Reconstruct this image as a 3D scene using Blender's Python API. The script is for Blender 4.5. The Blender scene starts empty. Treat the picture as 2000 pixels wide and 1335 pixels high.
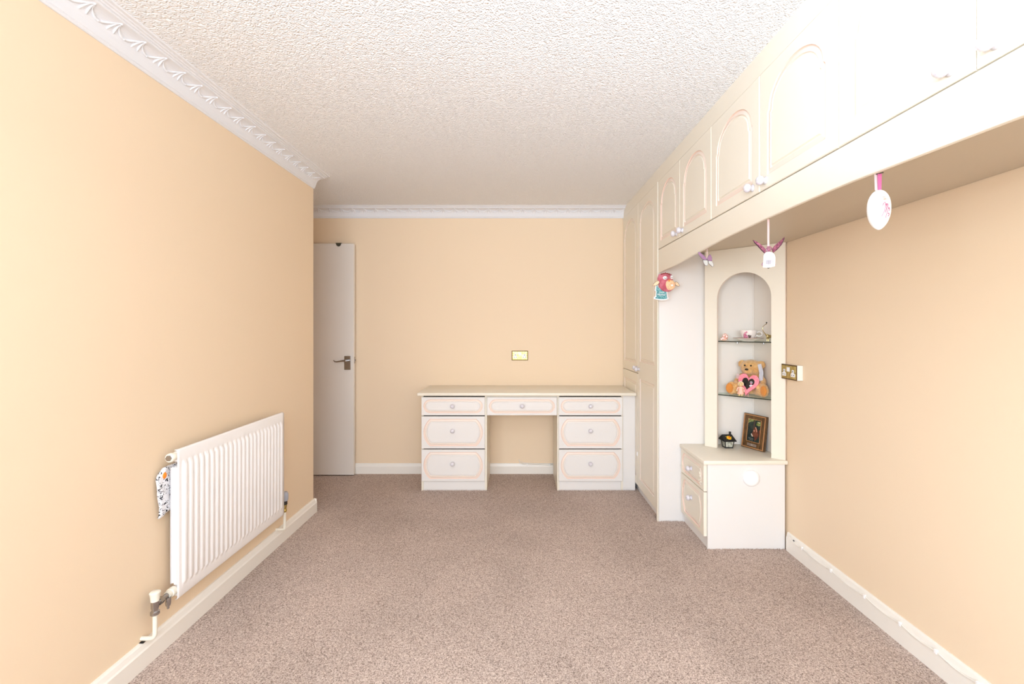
import bpy, bmesh, math, random
from mathutils import Vector, Matrix, noise
from mathutils.geometry import tessellate_polygon

random.seed(7)
S = bpy.context.scene
COL = S.collection
EYE = 1.29            # camera height
F = 889.0             # focal length in pixels of the 2000 px wide photograph

# ------------------------------------------------------------------ camera
cam_d = bpy.data.cameras.new('camera')
cam_d.sensor_width = 36.0
cam_d.lens = F / 2000 * 36
cam_d.shift_x = -11 / 2000
cam_d.shift_y = -25.5 / 2000
cam_d.clip_start = 0.02
cam = bpy.data.objects.new('camera', cam_d)
cam.location = (0, 0, EYE)
cam.rotation_euler = (math.radians(90), 0, 0)
COL.objects.link(cam)
S.camera = cam

# ------------------------------------------------------------------ world, lights, exposure
W = bpy.data.worlds.new('world')
S.world = W
W.use_nodes = True
bg = W.node_tree.nodes['Background']
bg.inputs[0].default_value = (0.80, 0.90, 1.0, 1)
bg.inputs[1].default_value = 2.5


def area(name, loc, rot, sx, sy, power, col, spread=180):
    l = bpy.data.lights.new(name, 'AREA')
    l.shape = 'RECTANGLE'
    l.size = sx
    l.size_y = sy
    l.energy = power
    l.color = col
    l.spread = math.radians(spread)
    o = bpy.data.objects.new(name, l)
    o.location = loc
    o.rotation_euler = rot
    COL.objects.link(o)
    return o


# daylight through the window behind the photographer
area('window_daylight', (-0.1, -1.93, 1.55), (math.radians(88), 0, 0), 2.1, 1.15, 60, (0.80, 0.94, 1.08))
# daylight through the side window behind the photographer, falling across the room onto the cupboards
area('side_window_daylight', (-1.42, -0.95, 1.50), Vector((1, 0.55, 0.06)).to_track_quat('-Z', 'Y').to_euler(), 1.0, 1.1, 31, (0.80, 0.94, 1.08))
# the photographer's flash, bounced off the ceiling above the camera
area('bounce_flash', (0.30, 0.05, 1.62), (math.radians(180 - 16), 0, math.radians(-10)), 0.12, 0.12, 20, (0.82, 0.95, 1.08), 150)

S.view_settings.view_transform = 'Standard'
S.view_settings.look = 'None'
S.view_settings.gamma = 1
S.view_settings.use_curve_mapping = False
S.view_settings.exposure = 0.56
S.cycles.use_denoising = True
S.cycles.max_bounces = 12
S.cycles.diffuse_bounces = 8
S.cycles.transparent_max_bounces = 12
S.cycles.sample_clamp_indirect = 6
S.cycles.caustics_reflective = False
S.cycles.caustics_refractive = False


# ------------------------------------------------------------------ materials
def mat(name, col, rough=0.5, metal=0.0, spec=0.5, bump=None, var=None, coat=0.0, sheen=0.0, trans=0.0, alpha=1.0):
    """bump=(scale, strength, distance); var=(scale, colour2, lo, hi)"""
    m = bpy.data.materials.new(name)
    m.use_nodes = True
    nt = m.node_tree
    b = nt.nodes['Principled BSDF']
    b.inputs['Base Color'].default_value = (*col, 1)
    b.inputs['Roughness'].default_value = rough
    b.inputs['Metallic'].default_value = metal
    b.inputs['Specular IOR Level'].default_value = spec
    b.inputs['Coat Weight'].default_value = coat
    b.inputs['Sheen Weight'].default_value = sheen
    b.inputs['Transmission Weight'].default_value = trans
    b.inputs['Alpha'].default_value = alpha
    tc = nt.nodes.new('ShaderNodeTexCoord')
    if var:
        n = nt.nodes.new('ShaderNodeTexNoise')
        n.inputs['Scale'].default_value = var[0]
        n.inputs['Detail'].default_value = 3
        r = nt.nodes.new('ShaderNodeValToRGB')
        r.color_ramp.elements[0].position = var[2]
        r.color_ramp.elements[0].color = (*col, 1)
        r.color_ramp.elements[1].position = var[3]
        r.color_ramp.elements[1].color = (*var[1], 1)
        nt.links.new(tc.outputs['Object'], n.inputs['Vector'])
        nt.links.new(n.outputs['Fac'], r.inputs['Fac'])
        nt.links.new(r.outputs['Color'], b.inputs['Base Color'])
    if bump:
        n = nt.nodes.new('ShaderNodeTexNoise')
        n.inputs['Scale'].default_value = bump[0]
        n.inputs['Detail'].default_value = 2
        bp = nt.nodes.new('ShaderNodeBump')
        bp.inputs['Strength'].default_value = bump[1]
        bp.inputs['Distance'].default_value = bump[2]
        nt.links.new(tc.outputs['Object'], n.inputs['Vector'])
        nt.links.new(n.outputs['Fac'], bp.inputs['Height'])
        nt.links.new(bp.outputs['Normal'], b.inputs['Normal'])
    return m


CREAM = (0.80, 0.745, 0.64)
M = {}
M['wall'] = mat('peach_vinyl_wallpaper', (0.815, 0.655, 0.478), 0.62, spec=0.3, bump=(260, 0.25, 0.0006))
M['cream'] = mat('cream_laminate', CREAM, 0.38, spec=0.4, bump=(420, 0.12, 0.0003))
M['white_lam'] = mat('pale_laminate', (0.765, 0.74, 0.72), 0.42, spec=0.35, bump=(420, 0.1, 0.0003))
M['pink'] = mat('pink_groove_paint', (0.82, 0.62, 0.53), 0.4, spec=0.4)
M['pinkpale'] = mat('pale_pink_groove_paint', (0.81, 0.70, 0.62), 0.4, spec=0.4)
M['pinkfaint'] = mat('faint_pink_groove_paint', (0.80, 0.715, 0.62), 0.4, spec=0.4)
M['lining'] = mat('pale_lining_laminate', (0.82, 0.77, 0.715), 0.42, spec=0.35)
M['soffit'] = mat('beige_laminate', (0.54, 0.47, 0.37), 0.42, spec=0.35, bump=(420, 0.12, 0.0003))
M['dark'] = mat('painted_gap_shade', (0.03, 0.025, 0.02), 0.9)  # near-black colour standing for the shade inside narrow gaps
M['paint'] = mat('white_gloss_paint', (0.83, 0.79, 0.73), 0.35, spec=0.5, bump=(60, 0.08, 0.001))
M['plaster'] = mat('white_plaster', (0.76, 0.765, 0.80), 0.7, spec=0.2)
M['enamel'] = mat('white_enamel', (0.88, 0.86, 0.86), 0.28, spec=0.5)
M['offwhite'] = mat('off_white_plastic', (0.80, 0.76, 0.66), 0.35)
M['doorpaint'] = mat('door_paint', (0.74, 0.69, 0.64), 0.4, spec=0.4, bump=(80, 0.08, 0.0008))
M['chrome'] = mat('dull_chrome', (0.42, 0.40, 0.39), 0.25, metal=1.0)
M['brass'] = mat('antique_brass', (0.50, 0.36, 0.10), 0.28, metal=0.9, var=(60, (0.66, 0.52, 0.20), 0.4, 0.6))
M['brassdark'] = mat('dark_brass_edge', (0.14, 0.075, 0.02), 0.4, metal=0.6)
M['gold'] = mat('polished_gold', (0.62, 0.50, 0.24), 0.12, metal=1.0)
M['black'] = mat('black_metal', (0.012, 0.012, 0.014), 0.4)
M['porcelain'] = mat('knob_porcelain', (0.66, 0.64, 0.68), 0.12, coat=0.6, var=(130, (0.55, 0.46, 0.58), 0.56, 0.68))
M['white'] = mat('white_plastic', (0.88, 0.87, 0.87), 0.3)
M['china'] = mat('white_china', (0.86, 0.80, 0.76), 0.1, coat=0.5)
M['glassedge'] = mat('dark_glass_edge', (0.006, 0.02, 0.016), 0.1)
M['fur'] = mat('honey_plush', (0.60, 0.31, 0.10), 0.95, sheen=0.5, bump=(160, 0.9, 0.004), var=(45, (0.74, 0.45, 0.19), 0.35, 0.65))
M['furpad'] = mat('orange_plush_pad', (0.62, 0.23, 0.04), 0.95, sheen=0.4, bump=(220, 0.6, 0.002))
M['furmuzzle'] = mat('muzzle_plush', (0.80, 0.50, 0.22), 0.95, sheen=0.5, bump=(160, 0.9, 0.004))
M['blk'] = mat('glossy_black', (0.01, 0.008, 0.008), 0.15)
M['hot'] = mat('pink_enamel', (0.82, 0.20, 0.27), 0.35, var=(90, (0.86, 0.30, 0.36), 0.4, 0.6))
M['pinkglass'] = mat('pink_crystal', (0.86, 0.42, 0.32), 0.12, coat=0.6, var=(90, (0.90, 0.66, 0.56), 0.42, 0.6))
M['ribbon'] = mat('pink_ribbon', (0.50, 0.11, 0.26), 0.55)
M['ribbonpale'] = mat('pale_pink_ribbon', (0.66, 0.48, 0.47), 0.6)
M['tagcard'] = mat('white_card', (0.88, 0.87, 0.88), 0.6)
M['greycard'] = mat('grey_card', (0.55, 0.54, 0.58), 0.6, bump=(200, 0.3, 0.001))
M['lilac'] = mat('lilac_glass', (0.38, 0.20, 0.34), 0.15, alpha=0.85)
M['silverglass'] = mat('clear_grey_glass', (0.66, 0.66, 0.63), 0.15, alpha=0.85)
M['lead'] = mat('lead_edge', (0.22, 0.18, 0.22), 0.35, metal=0.8)
M['purple'] = mat('purple_wing', (0.15, 0.03, 0.065), 0.4, var=(110, (0.36, 0.12, 0.18), 0.42, 0.62))
M['purpledk'] = mat('dark_purple_edge', (0.05, 0.012, 0.03), 0.4)
M['rose'] = mat('rose_felt', (0.46, 0.085, 0.12), 0.9, sheen=0.3, bump=(200, 0.5, 0.002), var=(30, (0.56, 0.16, 0.21), 0.4, 0.6))
M['floral'] = mat('peach_floral_cotton', (0.90, 0.58, 0.34), 0.85, var=(170, (0.60, 0.22, 0.16), 0.56, 0.64))
M['wingcream'] = mat('cream_cotton_wing', (0.86, 0.68, 0.46), 0.85, var=(120, (0.70, 0.40, 0.28), 0.56, 0.64))
M['skin'] = mat('bear_resin', (0.76, 0.50, 0.22), 0.4, var=(120, (0.84, 0.66, 0.40), 0.4, 0.6))
M['dress'] = mat('pink_resin_dress', (0.84, 0.48, 0.36), 0.45)
M['frillcream'] = mat('cream_resin', (0.86, 0.76, 0.56), 0.45)
M['orange'] = mat('orange_enamel', (0.86, 0.24, 0.01), 0.35)
M['yellow'] = mat('yellow_enamel', (0.88, 0.52, 0.03), 0.35)
M['pic_bg'] = mat('picture_dark_green', (0.010, 0.022, 0.022), 0.3, var=(60, (0.03, 0.045, 0.035), 0.4, 0.6))
M['pic_leaf'] = mat('picture_leaf', (0.13, 0.17, 0.03), 0.3, var=(120, (0.35, 0.38, 0.16), 0.45, 0.6))
M['pic_trunk'] = mat('picture_trunk', (0.06, 0.04, 0.03), 0.3)
M['pic_red'] = mat('picture_russet', (0.19, 0.055, 0.028), 0.3, var=(80, (0.10, 0.03, 0.02), 0.4, 0.6))
M['pic_pale'] = mat('picture_pale', (0.66, 0.58, 0.48), 0.3)
M['pic_pink'] = mat('picture_pink', (0.62, 0.30, 0.20), 0.3)
M['plate'] = mat('pewter_plate', (0.34, 0.27, 0.23), 0.35, metal=0.5)
M['photo_grey'] = mat('photo_grey', (0.30, 0.26, 0.30), 0.3)
M['photo_white'] = mat('photo_white', (0.72, 0.72, 0.76), 0.3)
M['leafgreen'] = mat('leaf_green_print', (0.20, 0.28, 0.14), 0.3)
M['roseprint'] = mat('rose_print', (0.50, 0.10, 0.20), 0.2, coat=0.4, var=(200, (0.78, 0.36, 0.48), 0.42, 0.6))
M['dimgreen'] = mat('pale_green_print', (0.60, 0.74, 0.70), 0.3)
M['pinkprint'] = mat('pink_print', (0.36, 0.07, 0.14), 0.3)
M['coral'] = mat('coral_print', (0.85, 0.38, 0.30), 0.3)
M['foot_yel'] = mat('yellow_resin', (0.82, 0.66, 0.30), 0.45)
M['grey_trv'] = mat('blue_grey_plastic', (0.36, 0.37, 0.42), 0.35)
M['lampglass'] = mat('lantern_glass', (0.30, 0.30, 0.24), 0.12, var=(60, (0.62, 0.62, 0.52), 0.4, 0.65))


def wood_mat():
    m = mat('brown_wood', (0.16, 0.075, 0.025), 0.4, coat=0.2)
    nt = m.node_tree
    b = nt.nodes['Principled BSDF']
    tc = nt.nodes.new('ShaderNodeTexCoord')
    mp = nt.nodes.new('ShaderNodeMapping')
    mp.inputs['Scale'].default_value = (30, 30, 4)
    n = nt.nodes.new('ShaderNodeTexNoise')
    n.inputs['Scale'].default_value = 5
    n.inputs['Detail'].default_value = 4
    r = nt.nodes.new('ShaderNodeValToRGB')
    r.color_ramp.elements[0].color = (0.055, 0.024, 0.008, 1)
    r.color_ramp.elements[0].position = 0.35
    r.color_ramp.elements[1].color = (0.17, 0.085, 0.028, 1)
    r.color_ramp.elements[1].position = 0.65
    nt.links.new(tc.outputs['Object'], mp.inputs[0])
    nt.links.new(mp.outputs[0], n.inputs['Vector'])
    nt.links.new(n.outputs['Fac'], r.inputs['Fac'])
    nt.links.new(r.outputs[0], b.inputs['Base Color'])
    return m


M['wood'] = wood_mat()
M['woodlight'] = mat('light_wood_bead', (0.50, 0.24, 0.10), 0.35, coat=0.3)


def carpet_mat():
    m = mat('beige_twist_pile_carpet', (0.4, 0.3, 0.25), 0.95, spec=0.1)
    nt = m.node_tree
    b = nt.nodes['Principled BSDF']
    tc = nt.nodes.new('ShaderNodeTexCoord')
    n1 = nt.nodes.new('ShaderNodeTexNoise')
    n1.inputs['Scale'].default_value = 210
    n1.inputs['Detail'].default_value = 3
    n1.inputs['Roughness'].default_value = 0.65
    r = nt.nodes.new('ShaderNodeValToRGB')
    cr = r.color_ramp
    cr.elements[0].position = 0.30
    cr.elements[0].color = (0.12, 0.085, 0.068, 1)
    cr.elements[1].position = 0.74
    cr.elements[1].color = (0.92, 0.80, 0.72, 1)
    e = cr.elements.new(0.46)
    e.color = (0.46, 0.36, 0.31, 1)
    e = cr.elements.new(0.58)
    e.color = (0.62, 0.505, 0.445, 1)
    n2 = nt.nodes.new('ShaderNodeTexNoise')
    n2.inputs['Scale'].default_value = 2.2
    n2.inputs['Detail'].default_value = 3
    r2 = nt.nodes.new('ShaderNodeMapRange')
    r2.inputs[1].default_value = 0.3
    r2.inputs[2].default_value = 0.7
    r2.inputs[3].default_value = 0.90
    r2.inputs[4].default_value = 1.08
    mx = nt.nodes.new('ShaderNodeMix')
    mx.data_type = 'RGBA'
    mx.blend_type = 'MULTIPLY'
    mx.inputs[0].default_value = 1
    bp = nt.nodes.new('ShaderNodeBump')
    bp.inputs['Strength'].default_value = 0.9
    bp.inputs['Distance'].default_value = 0.005
    L = nt.links.new
    L(tc.outputs['Object'], n1.inputs['Vector'])
    L(tc.outputs['Object'], n2.inputs['Vector'])
    L(n1.outputs['Fac'], r.inputs['Fac'])
    L(n2.outputs['Fac'], r2.inputs[0])
    L(r.outputs['Color'], mx.inputs[6])
    L(r2.outputs[0], mx.inputs[7])
    L(mx.outputs[2], b.inputs['Base Color'])
    L(n1.outputs['Fac'], bp.inputs['Height'])
    L(bp.outputs['Normal'], b.inputs['Normal'])
    return m


M['carpet'] = carpet_mat()


def ceiling_mat():
    """white embossed ceiling paper: a field of small curled flower heads"""
    m = mat('embossed_ceiling_paper', (0.86, 0.87, 0.90), 0.7, spec=0.2)
    nt = m.node_tree
    b = nt.nodes['Principled BSDF']
    L = nt.links.new
    tc = nt.nodes.new('ShaderNodeTexCoord')
    nz = nt.nodes.new('ShaderNodeTexNoise')
    nz.inputs['Scale'].default_value = 40
    nz.inputs['Detail'].default_value = 2
    mixv = nt.nodes.new('ShaderNodeMix')
    mixv.data_type = 'VECTOR'
    mixv.inputs[0].default_value = 0.014
    L(tc.outputs['Object'], nz.inputs['Vector'])
    L(tc.outputs['Object'], mixv.inputs[4])
    L(nz.outputs['Color'], mixv.inputs[5])
    v = nt.nodes.new('ShaderNodeTexVoronoi')
    v.inputs['Scale'].default_value = 30
    v.inputs['Randomness'].default_value = 0.55
    L(mixv.outputs[1], v.inputs['Vector'])
    v2 = nt.nodes.new('ShaderNodeTexVoronoi')
    v2.inputs['Scale'].default_value = 95
    v2.feature = 'SMOOTH_F1'
    v2.inputs['Smoothness'].default_value = 0.3
    L(mixv.outputs[1], v2.inputs['Vector'])
    mul = nt.nodes.new('ShaderNodeMath')
    mul.operation = 'MULTIPLY'
    mul.inputs[1].default_value = 30
    sn = nt.nodes.new('ShaderNodeMath')
    sn.operation = 'SINE'
    L(v.outputs['Distance'], mul.inputs[0])
    L(mul.outputs[0], sn.inputs[0])
    a = nt.nodes.new('ShaderNodeMath')
    a.operation = 'MULTIPLY_ADD'
    a.inputs[1].default_value = -1.6
    L(v2.outputs['Distance'], a.inputs[0])
    h = nt.nodes.new('ShaderNodeMath')
    h.operation = 'MULTIPLY'
    h.inputs[1].default_value = 0.32
    L(sn.outputs[0], h.inputs[0])
    L(h.outputs[0], a.inputs[2])
    bp = nt.nodes.new('ShaderNodeBump')
    bp.inputs['Strength'].default_value = 0.7
    bp.inputs['Distance'].default_value = 0.004
    L(a.outputs[0], bp.inputs['Height'])
    L(bp.outputs['Normal'], b.inputs['Normal'])
    return m


M['ceiling'] = ceiling_mat()


def glass_mat(name, tint, refl=0.12):
    m = bpy.data.materials.new(name)
    m.use_nodes = True
    nt = m.node_tree
    nt.nodes.remove(nt.nodes['Principled BSDF'])
    out = nt.nodes['Material Output']
    t = nt.nodes.new('ShaderNodeBsdfTransparent')
    t.inputs[0].default_value = (*tint, 1)
    g = nt.nodes.new('ShaderNodeBsdfGlossy')
    g.inputs['Roughness'].default_value = 0.02
    fr = nt.nodes.new('ShaderNodeFresnel')
    fr.inputs[0].default_value = 1.5
    mx = nt.nodes.new('ShaderNodeMixShader')
    ge = nt.nodes.new('ShaderNodeNewGeometry')
    inv = nt.nodes.new('ShaderNodeMath'); inv.operation = 'SUBTRACT'; inv.inputs[0].default_value = 1
    mu = nt.nodes.new('ShaderNodeMath'); mu.operation = 'MULTIPLY'
    nt.links.new(ge.outputs['Backfacing'], inv.inputs[1])
    nt.links.new(inv.outputs[0], mu.inputs[0])
    nt.links.new(fr.outputs[0], mu.inputs[1])
    nt.links.new(mu.outputs[0], mx.inputs[0])
    nt.links.new(t.outputs[0], mx.inputs[1])
    nt.links.new(g.outputs[0], mx.inputs[2])
    nt.links.new(mx.outputs[0], out.inputs[0])
    return m


M['glass'] = glass_mat('shelf_glass', (0.90, 0.97, 0.94))
M['pane'] = glass_mat('window_glass', (0.97, 0.99, 0.99))


def cloth_pattern():
    m = mat('black_and_white_print_cloth', (0.80, 0.80, 0.82), 0.8)
    nt = m.node_tree
    b = nt.nodes['Principled BSDF']
    tc = nt.nodes.new('ShaderNodeTexCoord')
    n = nt.nodes.new('ShaderNodeTexNoise')
    n.inputs['Scale'].default_value = 95
    n.inputs['Detail'].default_value = 1
    n.inputs['Distortion'].default_value = 1.5
    r = nt.nodes.new('ShaderNodeValToRGB')
    r.color_ramp.interpolation = 'CONSTANT'
    r.color_ramp.elements[0].color = (0.02, 0.02, 0.03, 1)
    r.color_ramp.elements[1].color = (0.80, 0.80, 0.84, 1)
    r.color_ramp.elements[1].position = 0.39
    nt.links.new(tc.outputs['Object'], n.inputs['Vector'])
    nt.links.new(n.outputs['Fac'], r.inputs['Fac'])
    nt.links.new(r.outputs[0], b.inputs['Base Color'])
    return m


M['printcloth'] = cloth_pattern()


def dotted_teal():
    m = mat('teal_dotted_card', (0.1, 0.36, 0.38), 0.5)
    nt = m.node_tree
    b = nt.nodes['Principled BSDF']
    tc = nt.nodes.new('ShaderNodeTexCoord')
    v = nt.nodes.new('ShaderNodeTexVoronoi')
    v.inputs['Scale'].default_value = 130
    v.inputs['Randomness'].default_value = 0.25
    r = nt.nodes.new('ShaderNodeValToRGB')
    r.color_ramp.elements[0].position = 0.30
    r.color_ramp.elements[0].color = (0.50, 0.72, 0.72, 1)
    r.color_ramp.elements[1].position = 0.38
    r.color_ramp.elements[1].color = (0.05, 0.26, 0.29, 1)
    nt.links.new(tc.outputs['Object'], v.inputs['Vector'])
    nt.links.new(v.outputs['Distance'], r.inputs['Fac'])
    nt.links.new(r.outputs[0], b.inputs['Base Color'])
    return m


M['teal'] = dotted_teal()


# ------------------------------------------------------------------ helpers
ORG = {}


def tag(o, label=None, cat=None, group=None, kind=None):
    if label: o['label'] = label
    if cat: o['category'] = cat
    if group: o['group'] = group
    if kind: o['kind'] = kind
    return o


def thing(name, loc, label, cat, group=None, rz=0.0):
    o = bpy.data.objects.new(name, None)
    o.empty_display_size = 0.05
    o.location = loc
    o.rotation_euler = (0, 0, rz)
    COL.objects.link(o)
    ORG[o] = Vector(loc)
    tag(o, label, cat, group)
    return o


def link(name, me, parent=None, loc=None, rot=None, origin=None):
    o = bpy.data.objects.new(name, me)
    COL.objects.link(o)
    if parent is not None:
        o.parent = parent
    if loc is not None:
        o.location = loc
    if rot is not None:
        o.rotation_euler = rot
    return o


def obj(name, bm, mats, parent=None, smooth=False, local=False, kind=None):
    """bm in world coordinates (or in the parent's frame if local)."""
    if not isinstance(mats, (list, tuple)):
        mats = [mats]
    bmesh.ops.recalc_face_normals(bm, faces=bm.faces[:])
    if parent is None:
        xs = [v.co for v in bm.verts]
        org = Vector(((min(c.x for c in xs) + max(c.x for c in xs)) / 2, (min(c.y for c in xs) + max(c.y for c in xs)) / 2,
                      min(c.z for c in xs)))
    else:
        org = Vector((0, 0, 0)) if local else ORG[parent]
    bmesh.ops.translate(bm, verts=bm.verts[:], vec=-org)
    me = bpy.data.meshes.new(name)
    bm.to_mesh(me)
    bm.free()
    for m in mats:
        me.materials.append(M[m] if isinstance(m, str) else m)
    if smooth:
        me.shade_smooth()
        if smooth is not True:
            try:
                me.set_sharp_from_angle(angle=math.radians(smooth))
            except Exception:
                pass
    o = link(name, me, parent)
    if parent is None:
        o.location = org
        ORG[o] = org
    else:
        ORG[o] = ORG[parent]
    if kind: o['kind'] = kind
    return o


def new():
    return bmesh.new()


def box(bm, x0, x1, y0, y1, z0, z1, mi=0, bev=0.0, mtx=None):
    vs = [bm.verts.new((x, y, z)) for x in (x0, x1) for y in (y0, y1) for z in (z0, z1)]
    fs = []
    for idx in ((0, 1, 3, 2), (4, 6, 7, 5), (0, 4, 5, 1), (2, 3, 7, 6), (0, 2, 6, 4), (1, 5, 7, 3)):
        f = bm.faces.new([vs[i] for i in idx])
        f.material_index = mi
        fs.append(f)
    if bev > 0:
        bmesh.ops.recalc_face_normals(bm, faces=fs)
        es = list({e for f in fs for e in f.edges})
        r = bmesh.ops.bevel(bm, geom=es, offset=bev, segments=2, affect='EDGES', profile=0.5, material=-1)
        vs = list({v for v in r['verts']} | {v for v in vs if v.is_valid})
    if mtx is not None:
        bmesh.ops.transform(bm, matrix=mtx, verts=[v for v in vs if v.is_valid])
    return vs


def mark(bm):
    return set(bm.verts)


def xform_new(bm, before, mtx):
    bmesh.ops.transform(bm, matrix=mtx, verts=[v for v in bm.verts if v not in before])


def lathe(bm, prof, center=(0, 0, 0), axis=(0, 0, 1), n=20, mi=0, sx=1.0, sy=1.0):
    ax = Vector(axis).normalized()
    q = Vector((0, 0, 1)).rotation_difference(ax)
    c = Vector(center)
    rings = []
    for r, h in prof:
        if r < 1e-6:
            rings.append([bm.verts.new(c + q @ Vector((0, 0, h)))])
        else:
            rings.append([bm.verts.new(c + q @ Vector((r * sx * math.cos(2 * math.pi * i / n), r * sy * math.sin(2 * math.pi * i / n), h))) for i in range(n)])
    for a, b in zip(rings, rings[1:]):
        if len(a) == 1 and len(b) == 1:
            continue
        for i in range(n):
            j = (i + 1) % n
            if len(a) == 1:
                f = bm.faces.new((a[0], b[i], b[j]))
            elif len(b) == 1:
                f = bm.faces.new((a[i], a[j], b[0]))
            else:
                f = bm.faces.new((a[i], a[j], b[j], b[i]))
            f.material_index = mi
    for rg, rev in ((rings[0], True), (rings[-1], False)):
        if len(rg) > 1:
            f = bm.faces.new(rg[::-1] if rev else rg)
            f.material_index = mi
    return rings


def tube(bm, pts, r, n=8, mi=0, cap=True):
    """r: number or list"""
    pts = [Vector(p) for p in pts]
    k = len(pts)
    rr = r if isinstance(r, (list, tuple)) else [r] * k
    t0 = (pts[1] - pts[0]).normalized()
    up = Vector((0, 0, 1)) if abs(t0.z) < 0.9 else Vector((1, 0, 0))
    nrm = (up - t0 * up.dot(t0)).normalized()
    rings = []
    for i, p in enumerate(pts):
        if i == 0: t = pts[1] - pts[0]
        elif i == k - 1: t = pts[-1] - pts[-2]
        else: t = (pts[i + 1] - pts[i]).normalized() + (pts[i] - pts[i - 1]).normalized()
        t.normalize()
        nrm = (nrm - t * nrm.dot(t)).normalized()
        bi = t.cross(nrm)
        rings.append([bm.verts.new(p + (nrm * math.cos(2 * math.pi * j / n) + bi * math.sin(2 * math.pi * j / n)) * rr[i]) for j in range(n)])
    for a, b in zip(rings, rings[1:]):
        for i in range(n):
            j = (i + 1) % n
            f = bm.faces.new((a[i], a[j], b[j], b[i]))
            f.material_index = mi
    if cap:
        bm.faces.new(rings[0][::-1]).material_index = mi
        bm.faces.new(rings[-1]).material_index = mi


def ball(bm, c, r, mi=0, u=16, v=10, rot=None):
    if not isinstance(r, (tuple, list)): r = (r, r, r)
    m = Matrix.Translation(c) @ (rot.to_4x4() if rot is not None else Matrix.Identity(4)) @ Matrix.Diagonal((*r, 1))
    res = bmesh.ops.create_uvsphere(bm, u_segments=u, v_segments=v, radius=1, matrix=m)
    for f in {f for vv in res['verts'] for f in vv.link_faces}:
        f.material_index = mi
    return res['verts']


def prism(bm, pts, T, t, mi=0, holes=()):
    """closed 2-D outline pts (u,v) extruded by t along n; T maps (u,v,n) to space. Holes: list of 2-D loops."""
    loops = [pts] + list(holes)
    flat = [p for l in loops for p in l]
    tris = tessellate_polygon([[Vector((p[0], p[1], 0)) for p in l] for l in loops])
    A = [bm.verts.new(T @ Vector((p[0], p[1], 0))) for p in flat]
    B = [bm.verts.new(T @ Vector((p[0], p[1], t))) for p in flat]
    for a, b, c in tris:
        try:
            bm.faces.new((A[a], A[b], A[c])).material_index = mi
            bm.faces.new((B[c], B[b], B[a])).material_index = mi
        except ValueError:
            pass
    k = 0
    for l in loops:
        n = len(l)
        for i in range(n):
            j = (i + 1) % n
            bm.faces.new((A[k + i], A[k + j], B[k + j], B[k + i])).material_index = mi
        k += n


def frame_m(o, u, v, n):
    u, v, n = Vector(u), Vector(v), Vector(n)
    m = Matrix.Identity(4)
    for i in range(3):
        m[i][0], m[i][1], m[i][2], m[i][3] = u[i], v[i], n[i], o[i]
    return m


def inset(path, d):
    n = len(path)
    out = []
    for i in range(n):
        p0, p1, p2 = Vector(path[i - 1]), Vector(path[i]), Vector(path[(i + 1) % n])
        a = (p1 - p0).normalized()
        b = (p2 - p1).normalized()
        na = Vector((-a.y, a.x))
        nb = Vector((-b.y, b.x))
        s = na + nb
        if s.length < 1e-6:
            s = na
        s.normalize()
        k = min(1.6, 1 / max(0.3, s.dot(na)))
        out.append(p1 + s * d * k)
    return [(q.x, q.y) for q in out]


PROFILE = [(0.0, 0.0, 0), (0.0025, -0.0045, 1), (0.006, -0.0050, 1), (0.017, -0.0015, 2), (0.0195, -0.0010, 2), (0.0225, -0.0055, 2), (0.0255, -0.0055, 0), (0.0300, -0.0008, 0)]


def front(name, w, h, t, paths, T, parent, mats=('cream', 'pink', 'pinkpale'), profile=PROFILE, bev=0.004):
    """a routed door or drawer front: slab w x h x t with moulded grooves following CCW paths"""
    bm = new()
    V = lambda p, n: bm.verts.new(T @ Vector((p[0], p[1], n)))
    o = [(0, 0), (w, 0), (w, h), (0, h)]
    i1 = [(bev * .4, bev * .4), (w - bev * .4, bev * .4), (w - bev * .4, h - bev * .4), (bev * .4, h - bev * .4)]
    i2 = [(bev, bev), (w - bev, bev), (w - bev, h - bev), (bev, h - bev)]
    back = [V(p, -t) for p in o]
    r1 = [V(p, -bev) for p in o]
    r2 = [V(p, -bev * .35) for p in i1]
    r3 = [V(p, 0) for p in i2]
    bm.faces.new(back[::-1])
    for a, b in ((back, r1), (r1, r2), (r2, r3)):
        for i in range(4):
            j = (i + 1) % 4
            bm.faces.new((a[i], a[j], b[j], b[i]))
    loops = [i2] + [list(p) for p in paths]
    vs = r3[:]
    starts = []
    for p in paths:
        starts.append(len(vs))
        vs += [V(q, 0) for q in p]
    for a, b, c in tessellate_polygon([[Vector((q[0], q[1], 0)) for q in l] for l in loops]):
        try:
            bm.faces.new((vs[a], vs[b], vs[c]))
        except ValueError:
            pass
    for p, s in zip(paths, starts):
        n = len(p)
        prev = vs[s:s + n]
        for (d, dep, mi) in profile[1:]:
            cur = [V(q, dep) for q in inset(p, d)]
            for i in range(n):
                j = (i + 1) % n
                f = bm.faces.new((prev[i], prev[j], cur[j], cur[i]))
                f.material_index = mi
            prev = cur
        last = inset(p, profile[-1][0])
        for a, b, c in tessellate_polygon([[Vector((q[0], q[1], 0)) for q in last]]):
            try:
                bm.faces.new((prev[a], prev[b], prev[c]))
            except ValueError:
                pass
    return obj(name, bm, list(mats), parent)


def p_rect(x0, x1, z0, z1):
    return [(x0, z0), (x1, z0), (x1, z1), (x0, z1)]


def p_arch(x0, x1, z0, zs, zt, n=18):
    """rectangle with a small shoulder and an elliptic head"""
    p = [(x0, z0), (x1, z0), (x1, zs)]
    k = 0.010
    c = (x0 + x1) / 2
    rx = (x1 - x0) / 2 - k
    for i in range(n + 1):
        a = math.pi * i / n
        p.append((c + rx * math.cos(a), zs + k + (zt - zs - k) * math.sin(a)))
    p.append((x0, zs))
    return p


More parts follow.
